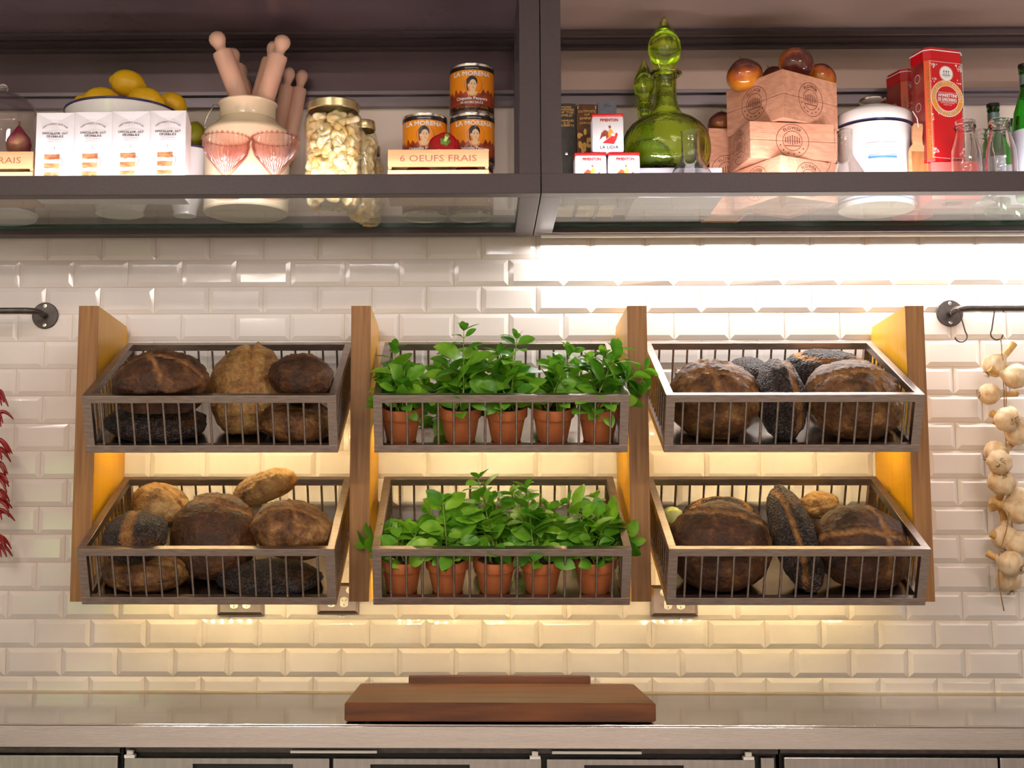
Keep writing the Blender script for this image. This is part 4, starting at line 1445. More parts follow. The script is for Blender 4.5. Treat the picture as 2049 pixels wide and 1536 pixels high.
# --- cartons of biscuits
for i, (a, c) in enumerate(((71, 147), (147, 223), (223, 299), (299, 371))):
    Yc = 0.405 - 0.004 * i
    pa, pc = at(a, 300, Yc), at(c, 300, Yc)
    w_ = (pc.x - pa.x) - 0.0006
    zt = at((a + c) / 2, 226 - i * 1.5, Yc).z
    H = zt - GZ
    D = 0.066
    lbs = ['leftmost of four white biscuit cartons with a mug shaped window', 'second white biscuit carton from the left in the row of four',
           'third white biscuit carton from the left in the row of four', 'rightmost of four white biscuit cartons, beside the cream churn']
    t = thing('biscuit_carton', lbs[i], 'carton', ((pa.x + pc.x) / 2, -Yc, GZ + 0.0004), group='biscuit cartons')
    m = MB()
    hw = w_ / 2
    zs = H - 0.022
    v = {}
    for nm, x, y, z in (('a', -hw, 0, 0), ('b', hw, 0, 0), ('c', hw, D, 0), ('d', -hw, D, 0), ('e', -hw, 0, H), ('f', hw, 0, H), ('g', hw, D, zs), ('h', -hw, D, zs), ('i', hw, D * 0.2, H), ('j', -hw, D * 0.2, H)):
        v[nm] = m.bm.verts.new((x, y, z))
    mid = m.bm.verts.new((0, 0.004, H - 0.026))
    m.bm.faces.new([v[k] for k in 'abcd'])
    m.bm.faces.new((v['a'], v['b'], v['f'], mid, v['e']))
    m.bm.faces.new((v['e'], mid, v['f']))
    m.bm.faces.new([v[k] for k in 'bcgif'])
    m.bm.faces.new([v[k] for k in 'adhje'])
    m.bm.faces.new([v[k] for k in 'cdhg'])
    m.bm.faces.new([v[k] for k in 'fije'])
    m.bm.faces.new([v[k] for k in 'ighj'])
    m.build('carton', M_BOXW, t)
    P = Print(front_map(0, 0, 0))
    k = w_ / 0.078
    zb = H
    P.arc('CARTWRIGHT & BUTLER', 0, zb - 0.075 * 1.0, 0.045, PI / 2, 0.0040, M_GREYINK, spread=1.5, bold=0.0001)
    P.spaced('YORKSHIRE', 0, zb - 0.033, 0.0026, M_REDINK, width=0.030)
    P.text('EST 1981', 0, zb - 0.0385, 0.0016, M_GREYINK, width=0.016)
    P.spaced('CHOCOLATE OAT', 0, zb - 0.056, 0.0050, M_INK, width=0.066, bold=0.0003)
    P.spaced('CRUMBLES', 0, zb - 0.0640, 0.0050, M_INK, width=0.044, bold=0.0003)
    P.rect(-0.018, 0.018, zb - 0.0690, zb - 0.0682, M_GREYINK)
    P.rect(-0.020, 0.020, zb - 0.0755, zb - 0.0748, M_GREYINK)
    P.rect(-0.001, 0.001, zb - 0.095, zb - 0.088, M_GREYINK)
    P.build('lettering', t)
    P = Print(front_map(0))
    mx = -0.006
    mt = zb - 0.1085
    P.poly([(mx - 0.0195, 0.012), (mx + 0.0185, 0.012), (mx + 0.0195, mt), (mx - 0.0195, mt)], M_BISC, 0.0004)
    rr = random.Random(i)
    for zz in (mt - 0.022, mt - 0.045, mt - 0.066):
        pts = [(mx - 0.019, zz)] + [(mx - 0.019 + 0.0378 * q / 8, zz + 0.009 + rr.uniform(-0.0012, 0.0012)) for q in range(9)] + [(mx + 0.0185, zz)] + [(mx + 0.0188 - 0.0378 * q / 8, zz - rr.uniform(0, 0.0015)) for q in range(9)]
        P.poly(pts, M_BISCL, 0.0007)
    P.ring(mx + 0.0195, mt - 0.020, 0.0100, 0.0112, M_INK, 0.0008, 24, -PI / 2 * 0.9, PI / 2, sx=0.8)
    P.build('mug_window', t)


# --- enamel bowls and lemons
def bowl(px, Y, R, H, rim_z, label):
    p = base_at(px, Y)
    t = thing('enamel_bowl', label, 'bowl', p)
    h = rim_z - p.z
    pr = [(0, 0), (R * 0.42, 0), (R * 0.42, 0.008), (R * 0.62, h * 0.3), (R * 0.86, h * 0.68), (R, h), (R * 0.98, h + 0.001), (R * 0.83, h * 0.70), (R * 0.58, h * 0.34), (R * 0.3, 0.02), (0, 0.016)]
    MB().lathe(pr, 56).build('body', M_WHITEEN, t, smooth=50)
    tor = []
    for i in range(10):
        a = 2 * PI * i / 10
        tor.append((R + 0.0032 * math.cos(a), h + 0.0032 * math.sin(a)))
    MB().lathe(tor, 56, closed=True).build('rim', M_NAVY, t, smooth=180)
    return t


def lemon(c, R, axis, label, m_=None, group='lemons in the enamel bowl'):
    t = thing('lemon', label, 'lemon', c, group=group)
    q = Vector(axis).normalized().to_track_quat('Z', 'Y').to_matrix().to_4x4()
    pr = []
    for i in range(25):
        a = -PI / 2 + PI * i / 24
        z = math.sin(a)
        r = math.cos(a) ** 0.9 if 0 < i < 24 else 0
        z2 = z * 1.22 + (0.16 * max(0, (abs(z) - 0.93) / 0.07) * (1 if z > 0 else -1))
        pr.append((R * r, R * z2))
    MB().lathe(pr, 32).build('fruit', m_ or M_LEMON, t, smooth=180, M=q)
    MB().lathe([(0, -1.40 * R), (0.10 * R, -1.39 * R), (0.10 * R, -1.30 * R)], 8).build('stalk', M_STALK, t, M=q)


rz = at(242, 205, 0.33).z
bowl(242, 0.225, 0.150, 0.12, rz, 'white enamel bowl with navy rim piled with lemons')
bowl(372, 0.20, 0.072, 0.10, at(395, 292, 0.26).z, 'small white enamel bowl behind the cream churn and cartons')
cy_ = 0.225
for (x, y, Y, R, ax, lb) in ((256, 168, 0.24, 0.0370, (1, 0.1, -0.25), 'lemon on the very top of the pile in the bowl'),
                             (200, 203, 0.265, 0.0375, (1, 0.2, 0.25), 'lemon at the left front of the bowl'),
                             (291, 204, 0.275, 0.0385, (1, -0.1, -0.15), 'large lemon at the right front of the bowl'),
                             (172, 212, 0.20, 0.031, (0.6, 1, 0.1), 'lemon half hidden at the left rim of the bowl'),
                             (347, 207, 0.19, 0.0285, (1, 0.5, -0.4), 'lemon at the far right rim of the bowl')):
    lemon(at(x, y, Y), R, ax, lb)
lemon(at(386, 274, 0.20), 0.034, (0.2, 0.3, 1), 'greenish lemon in the small bowl behind the cartons', M_LIME, 'green lemon')

# --- cream milk churn with rolling pins
c = base_at(494, 0.225)
t = thing('enamel_churn', 'cream enamel milk churn holding wooden rolling pins', 'churn', c)
s_ = mpp(0.225 + 0.11)


def zz(y, Y=0.33):
    return at(494, y, Y).z - GZ


Rb = 0.5 * 174 * mpp(0.225)
RN = 0.5 * 115 * mpp(0.225)
zsh, znk, zrm = zz(238), zz(222, 0.30), zz(193, 0.30)
pr = [(0, 0), (Rb * 0.97, 0), (Rb, 0.004), (Rb, zsh - 0.022), (Rb * 1.02, zsh - 0.018), (Rb * 1.02, zsh - 0.012), (Rb * 0.97, zsh - 0.004), (Rb * 0.80, zsh + 0.010), (RN * 1.12, zsh + 0.018), (RN, zsh + 0.028), (RN, zrm - 0.008), (RN * 1.07, zrm), (RN * 1.05, zrm + 0.003), (RN * 0.95, zrm - 0.006), (RN * 0.95, zsh + 0.02), (Rb * 0.9, zsh - 0.03), (Rb * 0.9, 0.02), (0, 0.02)]
MB().lathe(pr, 64).build('body', M_CREAMEN, t, smooth=40)
MB().tube([(-RN * 1.05, -0.02, zrm - 0.006), (-RN - 0.012, -0.03, zrm - 0.008), (-RN - 0.025, -0.035, zrm - 0.035), (-RN - 0.034, -0.035, zrm - 0.062), (-RN - 0.030, -0.03, zrm - 0.078)], 0.0016, 8).build('wire_handle', M_CHROME, t, smooth=180)


def pin(p_top, p_bot, R, label, knob=0.052):
    ax = (p_top - p_bot)
    L = ax.length
    t = thing('rolling_pin', label, 'rolling pin', p_bot, group='rolling pins')
    q = ax.normalized().to_track_quat('Z', 'Y').to_matrix().to_4x4()
    zb = L - knob
    MB().lathe([(0, 0), (R * 0.9, 0), (R, 0.004), (R, zb - 0.006), (R * 0.93, zb), (0, zb + 0.0005)], 28).build('barrel', M_BEECH, t, smooth=40, M=q)
    MB().lathe([(R * 0.62, zb), (R * 0.50, zb + 0.006), (R * 0.58, zb + 0.014), (R * 0.82, zb + 0.028), (R * 0.84, zb + 0.038), (R * 0.64, zb + 0.048), (R * 0.3, zb + 0.053), (0, zb + 0.054)], 24).build('handle', M_BEECH, t, smooth=60, M=q)


pin(at(427, 58, 0.27), at(492, 228, 0.225), 0.0268, 'leftmost pale rolling pin leaning left in the churn', 0.062)
pin(at(464, 100, 0.18), at(497, 225, 0.20), 0.0215, 'rolling pin just behind the leftmost one in the churn', 0.05)
pin(at(484, 138, 0.15), at(500, 225, 0.17), 0.017, 'shortest rolling pin in the churn, left group', 0.04)
pin(at(571, 66, 0.27), at(520, 230, 0.235), 0.0258, 'tallest rolling pin leaning right in the churn', 0.060)
pin(at(551, 86, 0.19), at(510, 225, 0.20), 0.0225, 'rolling pin behind the tallest right one in the churn', 0.05)
pin(at(580, 138, 0.10), at(548, 300, 0.10), 0.0205, 'rolling pin standing behind the churn, nearer of two', 0.05)
pin(at(606, 143, 0.085), at(570, 330, 0.085), 0.0205, 'rolling pin behind the churn, farthest right', 0.05)

# --- pink pressed glass coupes
for px, lb in ((452, 'left pink ribbed glass coupe before the cream churn'), (550, 'right pink ribbed glass coupe before the cream churn')):
    c = base_at(px, 0.40)
    t = thing('glass_coupe', lb, 'glass', c, group='pink glass coupes')
    R = 0.5 * 97 * mpp(0.40)
    zr = at(px, 268, 0.44).z - GZ
    h = zr - 0.060

    def rib(a, z):
        return 1 + 0.040 * math.cos(a * 28) * min(1, max(0, (z - 0.05) / 0.02))
    pr = [(0, 0), (R * 0.62, 0.0), (R * 0.62, 0.003), (R * 0.2, 0.008), (R * 0.10, 0.016), (R * 0.10, 0.045), (R * 0.17, 0.055), (R * 0.45, 0.060 + h * 0.18), (R * 0.86, 0.06 + h * 0.52), (R * 0.99, 0.06 + h * 0.78), (R * 0.96, 0.06 + h * 0.90), (R, zr - 0.002), (R * 0.985, zr),
          (R * 0.91, 0.06 + h * 0.9), (R * 0.93, 0.06 + h * 0.76), (R * 0.80, 0.06 + h * 0.52), (R * 0.40, 0.060 + h * 0.22), (0, 0.064)]
    MB().lathe(pr, 168, None, rib).build('cup', M_PINKG, t, smooth=180)
    m = MB()
    for i in range(28):
        a = 2 * PI * i / 28
        m.ball((R * math.cos(a), R * math.sin(a), zr), 0.0042, sub=2)
    m.build('beaded_rim', M_PINKG, t, smooth=180)


# --- preserving jars
def jar(px, Y, wpx, ylid, label, seed):
    c = base_at(px, Y)
    t = thing('preserve_jar', label, 'jar', c, group='jars of pickled pieces')
    R = 0.5 * wpx * mpp(Y)
    zt = at(px, ylid, Y + R).z - GZ
    rl = R * 0.89
    MB().lathe([(0, 0), (R * 0.94, 0), (R, 0.008), (R, zt - 0.052), (R * 0.96, zt - 0.036), (R * 0.85, zt - 0.026), (R * 0.85, zt - 0.004), (R * 0.82, zt - 0.004), (R * 0.82, zt - 0.026), (R * 0.93, zt - 0.038), (R * 0.965, zt - 0.054), (R * 0.965, 0.01), (R * 0.90, 0.005), (0, 0.005)], 48).build('glass', M_JARG, t, smooth=50)
    MB().lathe([(rl * 0.96, zt - 0.024), (rl, zt - 0.022), (rl, zt - 0.003), (rl * 0.96, zt), (rl * 0.85, zt), (rl * 0.82, zt - 0.002), (0, zt - 0.002)], 48, None, lambda a, z: 1 + 0.006 * math.cos(60 * a)).build('lid', M_LID, t, smooth=40)
    m = MB()
    rnd = random.Random(seed)
    z = 0.014
    while z < zt - 0.045:
        n = 9
        for k in range(n):
            a = 2 * PI * (k + rnd.uniform(-.25, .25)) / n + z * 40
            rr = R * 0.90 - 0.017
            e = Euler((rnd.uniform(0, 3), rnd.uniform(0, 3), rnd.uniform(0, 3))).to_matrix()
            for v in m.ball((0, 0, 0), (0.025, 0.019, 0.0135), e, sub=3):
                v.co += v.co.normalized() * 0.011 * noise.noise(v.co * 70 + Vector((k, z * 50, seed)))
                v.co += Vector((rr * math.cos(a), rr * math.sin(a), z + rnd.uniform(-0.0005, 0.0005)))
        z += 0.0165
    m.lathe([(0, 0.012), (R * 0.62, 0.012), (R * 0.62, zt - 0.05), (0, zt - 0.045)], 24)
    m.build('pickled_pieces', M_PALE, t, smooth=180)


jar(666, 0.32, 120, 190, 'large glass jar of pale pickled pieces with gold lid', 1)
jar(724, 0.20, 62, 236, 'medium preserve jar partly hidden behind the large one', 2)
jar(742, 0.11, 44, 288, 'smallest preserve jar at the back behind the other two', 3)

# --- chili cans
CR = 0.5 * 93 * mpp(0.17)
CH = 0.1355


def make_can():
    t = thing('chili_can', '', 'can', group='stacked orange chili cans')
    R = CR
    H = CH
    MB().lathe([(0, 0.002), (R * 0.95, 0.002), (R * 0.955, 0), (R, 0), (R, 0.003), (R * 0.982, 0.005), (R * 0.982, H - 0.005), (R, H - 0.003), (R, H), (R * 0.955, H), (R * 0.95, H - 0.003), (0, H - 0.003)], 56).build('can', M_TIN, t, smooth=30)
    MB().lathe([(R * 0.984, 0.0065), (R * 0.988, 0.0065), (R * 0.988, H - 0.0065), (R * 0.984, H - 0.0065)], 72).build('label', M_ORANGE, t, smooth=60)
    P = Print(cyl_map(R * 0.989))
    W_ = R * 2.2
    P.rect(-W_, W_, H - 0.018, H - 0.0067, M_LBLACK, 0.0002, curved=True)
    P.rect(-W_, W_, 0.0067, 0.022, M_LBLACK, 0.0002, curved=True)
    rr = random.Random(3)
    pts = [(-W_, 0.020), (W_, 0.020)]
    n = 34
    for i in range(n + 1):
        x = W_ - 2 * W_ * i / n
        pts.append((x, 0.054 + (0.012 if i % 2 else -0.004) + rr.uniform(-0.004, 0.006) + (-0.010 if abs(x) < 0.016 else 0)))
    P.poly(pts, M_CHILIB, 0.00025, curved=True)
    P.build('dark_bands', t)
    P = Print(cyl_map(R * 0.990), 0.005)
    P.bent = True
    # portrait: hair, face, neck and blouse
    P.disc(0.004, 0.076, 0.020, 0.025, M_ORANGE, 0.0004, curved=True)
    P.ring(0.004, 0.076, 0.0235, 0.0243, M_CHILIB, 0.0004)
    P.poly([(-0.013, 0.055), (-0.006, 0.058), (0.010, 0.058), (0.016, 0.055), (0.012, 0.047), (-0.009, 0.047)], M_SKINP, 0.0005)
    P.disc(0.0, 0.085, 0.0150, 0.0155, M_LBLACK, 0.0006)
    P.poly([(-0.0145, 0.085), (-0.010, 0.066), (-0.008, 0.060), (-0.013, 0.061), (-0.0145, 0.070)], M_LBLACK, 0.0006)
    P.disc(0.0025, 0.0755, 0.0098, 0.0150, M_SKINP, 0.0009)
    P.poly([(-0.005, 0.070), (0.009, 0.070), (0.008, 0.056), (-0.004, 0.056)], M_SKINP, 0.0008)
    P.disc(-0.009, 0.075, 0.0022, 0.0035, M_SKINP, 0.0009)
    for ex in (-0.001, 0.0072):
        P.disc(ex, 0.0775, 0.0018, 0.0009, M_LBLACK, 0.0011, 10)
        P.rect(ex - 0.0024, ex + 0.0024, 0.0803, 0.0810, M_LBLACK, 0.0011)
    P.poly([(0.0032, 0.077), (0.0048, 0.0715), (0.0030, 0.0715)], M_GOLDP, 0.0011)
    P.disc(0.0036, 0.0676, 0.0024, 0.0009, M_REDINK, 0.0011, 12)
    P.ring(0.001, 0.057, 0.0105, 0.0130, M_OCHRE, 0.0010, 20, PI * 1.08, PI * 1.92)
    P.build('portrait', t)
    P = Print(cyl_map(R * 0.991))
    P.text('LA MORENA', 0, H - 0.0335, 0.0115, M_LWHITE, 0.0008, width=R * 1.75, bold=0.0006)
    P.text('Homemade Recipe', 0, H - 0.0145, 0.0034, M_LWHITE, 0.0008, width=0.036)
    P.text('Chipotle Peppers', 0, 0.0355, 0.0080, M_LWHITE, 0.0008, width=R * 1.42, bold=0.0003)
    P.text('IN ADOBO SAUCE', 0, 0.0250, 0.0060, M_LWHITE, 0.0008, width=R * 1.0, bold=0.0002)
    P.text('NET WT 28.2 OZ (1.77 LB) 800g', 0, 0.0140, 0.0044, M_ORANGE, 0.0008, width=R * 1.55)
    P.build('lettering', t)
    return t


can = make_can()
cl = [(850, 0, -0.05, 'orange chili can in the left stack, at the bottom behind the crate'), (850, 1, 0.0, 'orange chili can on top of the lower left stack, above the crate'),
      (942, 0, 0.2, 'lowest orange chili can at the bottom of the right stack'), (945, 1, 0.10, 'orange chili can in the middle of the right stack, behind the red pepper'), (944.5, 2, 0.0, 'topmost orange chili can on the right stack')]
ytop = [None, 208, None, 205, 97]
for i, (px, lv, rz_, lb) in enumerate(cl):
    t = can if i == 0 else copy_tree(can)
    t['label'] = lb
    c = base_at(px, 0.165)
    t.location = (at(px, 260, 0.165).x, -0.165, GZ + 0.0006 + lv * (CH + 0.0005))
    t.rotation_euler = (0, 0, rz_)


# --- egg crates
def egg_crate(px0, px1, Y, label):
    a, c = at(px0, 320, Y), at(px1, 320, Y)
    w_ = c.x - a.x
    t = thing('egg_crate', label, 'crate', ((a.x + c.x) / 2, -Y, GZ + 0.0005), group='wooden egg crates')
    D = 0.11
    z1, z0 = at(900, 299, Y).z - GZ, at(900, 333, Y).z - GZ
    hw = w_ / 2
    z2 = at(900, 340, Y).z - GZ
    MB().bx(-hw, hw, 0, 0.006, z0, z1, bev=0.0006).build('front_board', M_CRATEW, t)
    MB().bx(-hw, hw, 0, 0.006, 0.012, z2, bev=0.0006).build('front_board', M_CRATEW, t)
    MB().bx(-hw, hw, D, D + 0.006, z0, z1, bev=0.0006).build('back_board', M_CRATEW, t)
    MB().bx(-hw, hw, D, D + 0.006, 0.012, z2, bev=0.0006).build('back_board', M_CRATEW, t)
    for s_ in (-1, 1):
        xa, xb = sorted((s_ * (hw - 0.001), s_ * (hw - 0.009)))
        MB().bx(xa, xb, 0.0065, D - 0.0005, 0.0, z1 - 0.002).build('end_board', M_CRATEW, t)
    MB().bx(-hw + 0.0095, hw - 0.0095, 0.0065, D - 0.0005, 0.001, 0.006).build('bottom_board', M_CRATEW, t)
    P = Print(front_map(0, 0, (z0 + z1) / 2 - 0.009))
    P.text('6 OEUFS FRAIS', 0, 0, 0.0165, M_STAMP, 0.0003, width=w_ * 0.76)
    P.build('lettering', t)
    return t, D, z1


egg_crate(776, 978, 0.405, 'wooden egg crate with lettering in front of the orange cans')
egg_crate(-136, 66, 0.405, 'wooden egg crate cut by the left edge of the picture')

# --- red peppers in the crate


def pepper(c, R, label, rot=(0.5, 0, 0)):
    t = thing('red_pepper', label, 'pepper', c, rot, 'red peppers')
    pr = []
    for i in range(21):
        a = -PI / 2 + PI * i / 20
        pr.append((max(0.0, R * math.cos(a) ** 0.75) if 0 < i < 20 else 0, R * 0.95 * math.sin(a) - (0.22 * R * math.exp(-((math.cos(a)) / 0.45) ** 2) if a > 0 else 0)))
    MB().lathe(pr, 48, None, lambda a, z: 1 + 0.10 * abs(math.cos(2 * a + 0.5)) - 0.05).build('flesh', M_PEPPER, t, smooth=180)
    m = MB().lathe([(0, 0.66 * R), (0.34 * R, 0.70 * R), (0.30 * R, 0.80 * R), (0.14 * R, 0.84 * R), (0, 0.86 * R)], 20, None, lambda a, z: 1 + 0.15 * math.cos(5 * a))
    m.tube([(0, 0, 0.78 * R), (0.03 * R, 0.02 * R, 1.0 * R), (0.10 * R, 0.06 * R, 1.25 * R)], [0.13 * R, 0.11 * R, 0.15 * R], 10)
    m.build('stem', M_PSTEM, t, smooth=60)


pepper(at(889, 299, 0.355), 0.0415, 'red bell pepper with green stem on top of the egg crate', (1.15, 0.0, 0.1))
pepper(at(838, 352, 0.35), 0.034, 'red pepper low in the egg crate, left half', (0.3, 0.2, 0))
pepper(at(934, 350, 0.35), 0.032, 'red pepper low in the egg crate, right half', (0.3, -0.3, 0))

# --- figs and glass cloche at the far left


def fig(c, R, label, rot=(0, 0, 0)):
    t = thing('fig', label, 'fig', c, rot, 'figs in the left crate')
    MB().lathe([(0, -R), (0.5 * R, -0.92 * R), (0.9 * R, -0.5 * R), (R, 0), (0.88 * R, 0.5 * R), (0.55 * R, 0.95 * R), (0.28 * R, 1.3 * R), (0.14 * R, 1.5 * R), (0, 1.52 * R)], 32, None, lambda a, z: 1 + 0.02 * math.cos(9 * a)).build('fruit', M_FIG, t, smooth=180)
    MB().tube([(0, 0, 1.45 * R), (0.02 * R, 0, 1.9 * R)], 0.09 * R, 8).build('stalk', M_STALK, t)


fig(at(38, 290, 0.36), 0.032, 'purple fig with stalk in the left egg crate', (0.1, 0.0, 0))
c = base_at(0, 0.19)
t = thing('glass_cloche', 'clear glass cloche dome behind the left egg crate', 'cloche', c)
R = 73 * mpp(0.19)
zt = at(0, 186, 0.19).z - GZ
pr = [(R, 0.010), (R, zt - R * 0.75)] + [(R * math.cos(a), zt - R * 0.75 + R * 0.75 * math.sin(a)) for a in (0.25, 0.5, 0.75, 1.0, 1.2, 1.4)] + [(0, zt)]
pr2 = [(max(0, r - 0.0025), z - 0.0025) for r, z in pr[::-1]]
MB().lathe(pr + pr2, 56, closed=False).build('dome', M_THINGLASS, t, smooth=50)
MB().lathe([(0, 0), (R * 1.05, 0), (R * 1.1, 0.009), (0, 0.009)], 48).build('plate', M_WHITEEN, t, smooth=30)
m = MB()
m.ball((0, 0, zt + 0.012), 0.013)
m.build('knob', M_GLASS, t, smooth=180)

# --- old books
for (a, c, ytop, m_, lb, kind) in ((1100, 1153, 207, M_BOOKG, 'dark green old book at the left end of the right cabinet', 0), (1154, 1196, 208, M_BOOKB, 'worn brown old book between the two other books', 1), (1197, 1235, 202, M_BOOKS, 'slate blue old book behind the spice tins', 2)):
    Y = 0.30
    pa, pc = at(a, 280, Y), at(c, 280, Y)
    if kind == 0:
        pa = Vector((max(pa.x, rx0 + 0.052), pa.y, pa.z))
    zt = at(c, ytop, Y).z
    H = zt - GZ
    w_ = pc.x - pa.x - 0.0006
    t = thing('old_book', lb, 'book', ((pa.x + pc.x) / 2, -Y, GZ + 0.0005), group='old books')
    hw = w_ / 2
    D = 0.15
    m = MB()
    m.bx(-hw, -hw + 0.003, 0.004, D, 0, H - 0.002).bx(hw - 0.003, hw, 0.004, D, 0, H - 0.002)
    # rounded spine
    n = 8
    outer = [(-hw + 2 * hw * i / n, 0.0 + 0.0045 * ((2 * i / n - 1) ** 2)) for i in range(n + 1)]
    pv = []
    for (x, y) in outer:
        jag = random.uniform(-0.0014, 0.0006) if kind else 0
        pv.append((m.bm.verts.new((x, y, 0)), m.bm.verts.new((x, y, H + jag)), m.bm.verts.new((x, y + 0.003, 0)), m.bm.verts.new((x, y + 0.003, H + jag))))
    for p_, q_ in zip(pv, pv[1:]):
        m.bm.faces.new((p_[0], q_[0], q_[1], p_[1]))
        m.bm.faces.new((p_[2], q_[2], q_[3], p_[3]))
        m.bm.faces.new((p_[1], q_[1], q_[3], p_[3]))
    m.build('cover', m_, t, smooth=50)
    MB().bx(-hw + 0.0035, hw - 0.0035, 0.008, D - 0.004, 0.004, H - 0.006).build('pages', M_PAGES, t)
    P = Print(lambda u, v_, k, hw=hw: Vector((u, 0.0045 * (u / hw) ** 2 - 0.0004 - k, v_)))
    W = w_ * 0.84
    if kind == 0:
        for tx, zz_, hh, f_ in (('MORE', 0.010, 0.0040, 0.6), ('KINDRED', 0.0165, 0.0055, 1), ('OF THE', 0.024, 0.0055, 0.9), ('WILD', 0.032, 0.0062, 0.75), ('CHARLES', 0.046, 0.0050, 0.9), ('G D', 0.0525, 0.0045, 0.4), ('ROBERTS', 0.059, 0.0050, 0.95)):
            P.text(tx, 0, H - zz_ - hh * 0.5, hh, M_GOLDP, width=W * f_, bold=0.00025)
    elif kind == 1:
        for tx, zz_, hh, f_ in (('OUTPOSTS', 0.020, 0.0062, 1), ('OF', 0.029, 0.0050, 0.3), ('EMPIRE', 0.039, 0.0062, 0.8), ('JOHN LANG', 0.051, 0.0045, 0.85)):
            P.text(tx, 0, H - zz_ - hh * 0.5, hh, M_GOLDP, width=W * f_, bold=0.0002)
        rr = random.Random(8)
        for k in range(16):
            P.disc(rr.uniform(-0.4, 0.4) * w_, H - 0.068 - rr.uniform(0, 0.06), rr.uniform(0.003, 0.007), rr.uniform(0.004, 0.009), M_GOLDP, 0.0002, 9)
        P.rect(-hw * 0.9, hw * 0.9, H - 0.013, H - 0.0045, M_GOLDP, 0.0002)
    else:
        P.text('Our', 0.002, H - 0.0165, 0.0075, M_INK, width=0.021)
    P.build('lettering', t)


# --- square spice tins
def make_tin(w_, H, D):
    t = thing('spice_tin', '', 'tin', group='white and red spice tins')
    hw = w_ / 2
    MB().box((0, D / 2, (H - 0.007) / 2), (w_, D, H - 0.007), bev=0.006).build('body', M_BOXW, t, smooth=40)
    MB().box((0, D / 2, H - 0.0045), (w_ * 1.015, D * 1.01, 0.009), bev=0.004).build('lid', M_RED, t, smooth=40)
    P = Print(front_map(0))
    P.text('PIMENTON', 0.003, H - 0.0215, 0.0070, M_RED, width=w_ * 0.56, bold=0.0004)
    P.build('title', t)
    P = Print(front_map(0))
    c_ = H * 0.43
    k = w_ / 0.078
    P.poly([(-0.021 * k, c_ - 0.012), (-0.016 * k, c_ + 0.006), (-0.008 * k, c_ + 0.014), (0.000, c_ + 0.010), (0.004 * k, c_ - 0.002), (-0.004 * k, c_ - 0.010), (-0.006 * k, c_ - 0.002), (-0.013 * k, c_ - 0.004)], M_CHILIB, 0.0004)
    P.poly([(-0.014 * k, c_ - 0.020), (-0.002 * k, c_ - 0.010), (0.010 * k, c_ - 0.002), (0.022 * k, c_ + 0.007), (0.024 * k, c_ + 0.002), (0.020 * k, c_ - 0.012), (0.014 * k, c_ - 0.023), (0.000, c_ - 0.021)], M_RED, 0.0006)
    P.poly([(0.002 * k, c_ - 0.008), (0.000, c_ + 0.006), (0.004 * k, c_ + 0.018), (0.010 * k, c_ + 0.014), (0.014 * k, c_ + 0.004), (0.008 * k, c_ - 0.002)], M_OCHRE, 0.0005)
    P.disc(0.0045 * k, c_ + 0.0215, 0.0032, 0.0035, M_STAMP, 0.0006, 12)
    P.poly([(0.010 * k, c_ + 0.006), (0.018 * k, c_ + 0.001), (0.014 * k, c_ - 0.003), (0.006 * k, c_ + 0.001)], M_LWHITE, 0.0008)
    P.build('bullfight_picture', t)
    P = Print(front_map(0))
    P.text('LA LIDIA', 0.003, 0.0085, 0.0080, M_INK, width=w_ * 0.58, bold=0.0001)
    P.build('name_print', t)
    return t


Yt = 0.41
w_ = 65 * mpp(Yt)
HT = at(1217, 226, Yt).z - at(1217, 304, Yt).z
base_h = at(1217, 304, Yt).z - GZ - 0.0008
tin = make_tin(w_, HT, 0.048)
for i, (px, z, lb) in enumerate(((1181.5, base_h - HT, 'left of the two lower white and red spice tins'), (1248.5, base_h - HT, 'right of the two lower white and red spice tins'), (1217, base_h, 'white and red spice tin standing on top of two others'))):
    t = tin if i == 0 else copy_tree(tin)
    t['label'] = lb
    t.location = (at(px, 300, Yt).x, -Yt, GZ + z + 0.0004)
    t.rotation_euler = (0, 0, 0.0)
if base_h - HT > 0.004:
    w2 = 132 * mpp(Yt)
    o = MB().bx(-w2 / 2, w2 / 2, 0, 0.05, 0, base_h - HT - 0.0002, bev=0.003).build('wooden_riser', M_BOOKS)
    o.location = (at(1215, 300, Yt).x, -Yt, GZ + 0.0004)
    tag(o, 'low slate grey block beneath the spice tins', 'riser')


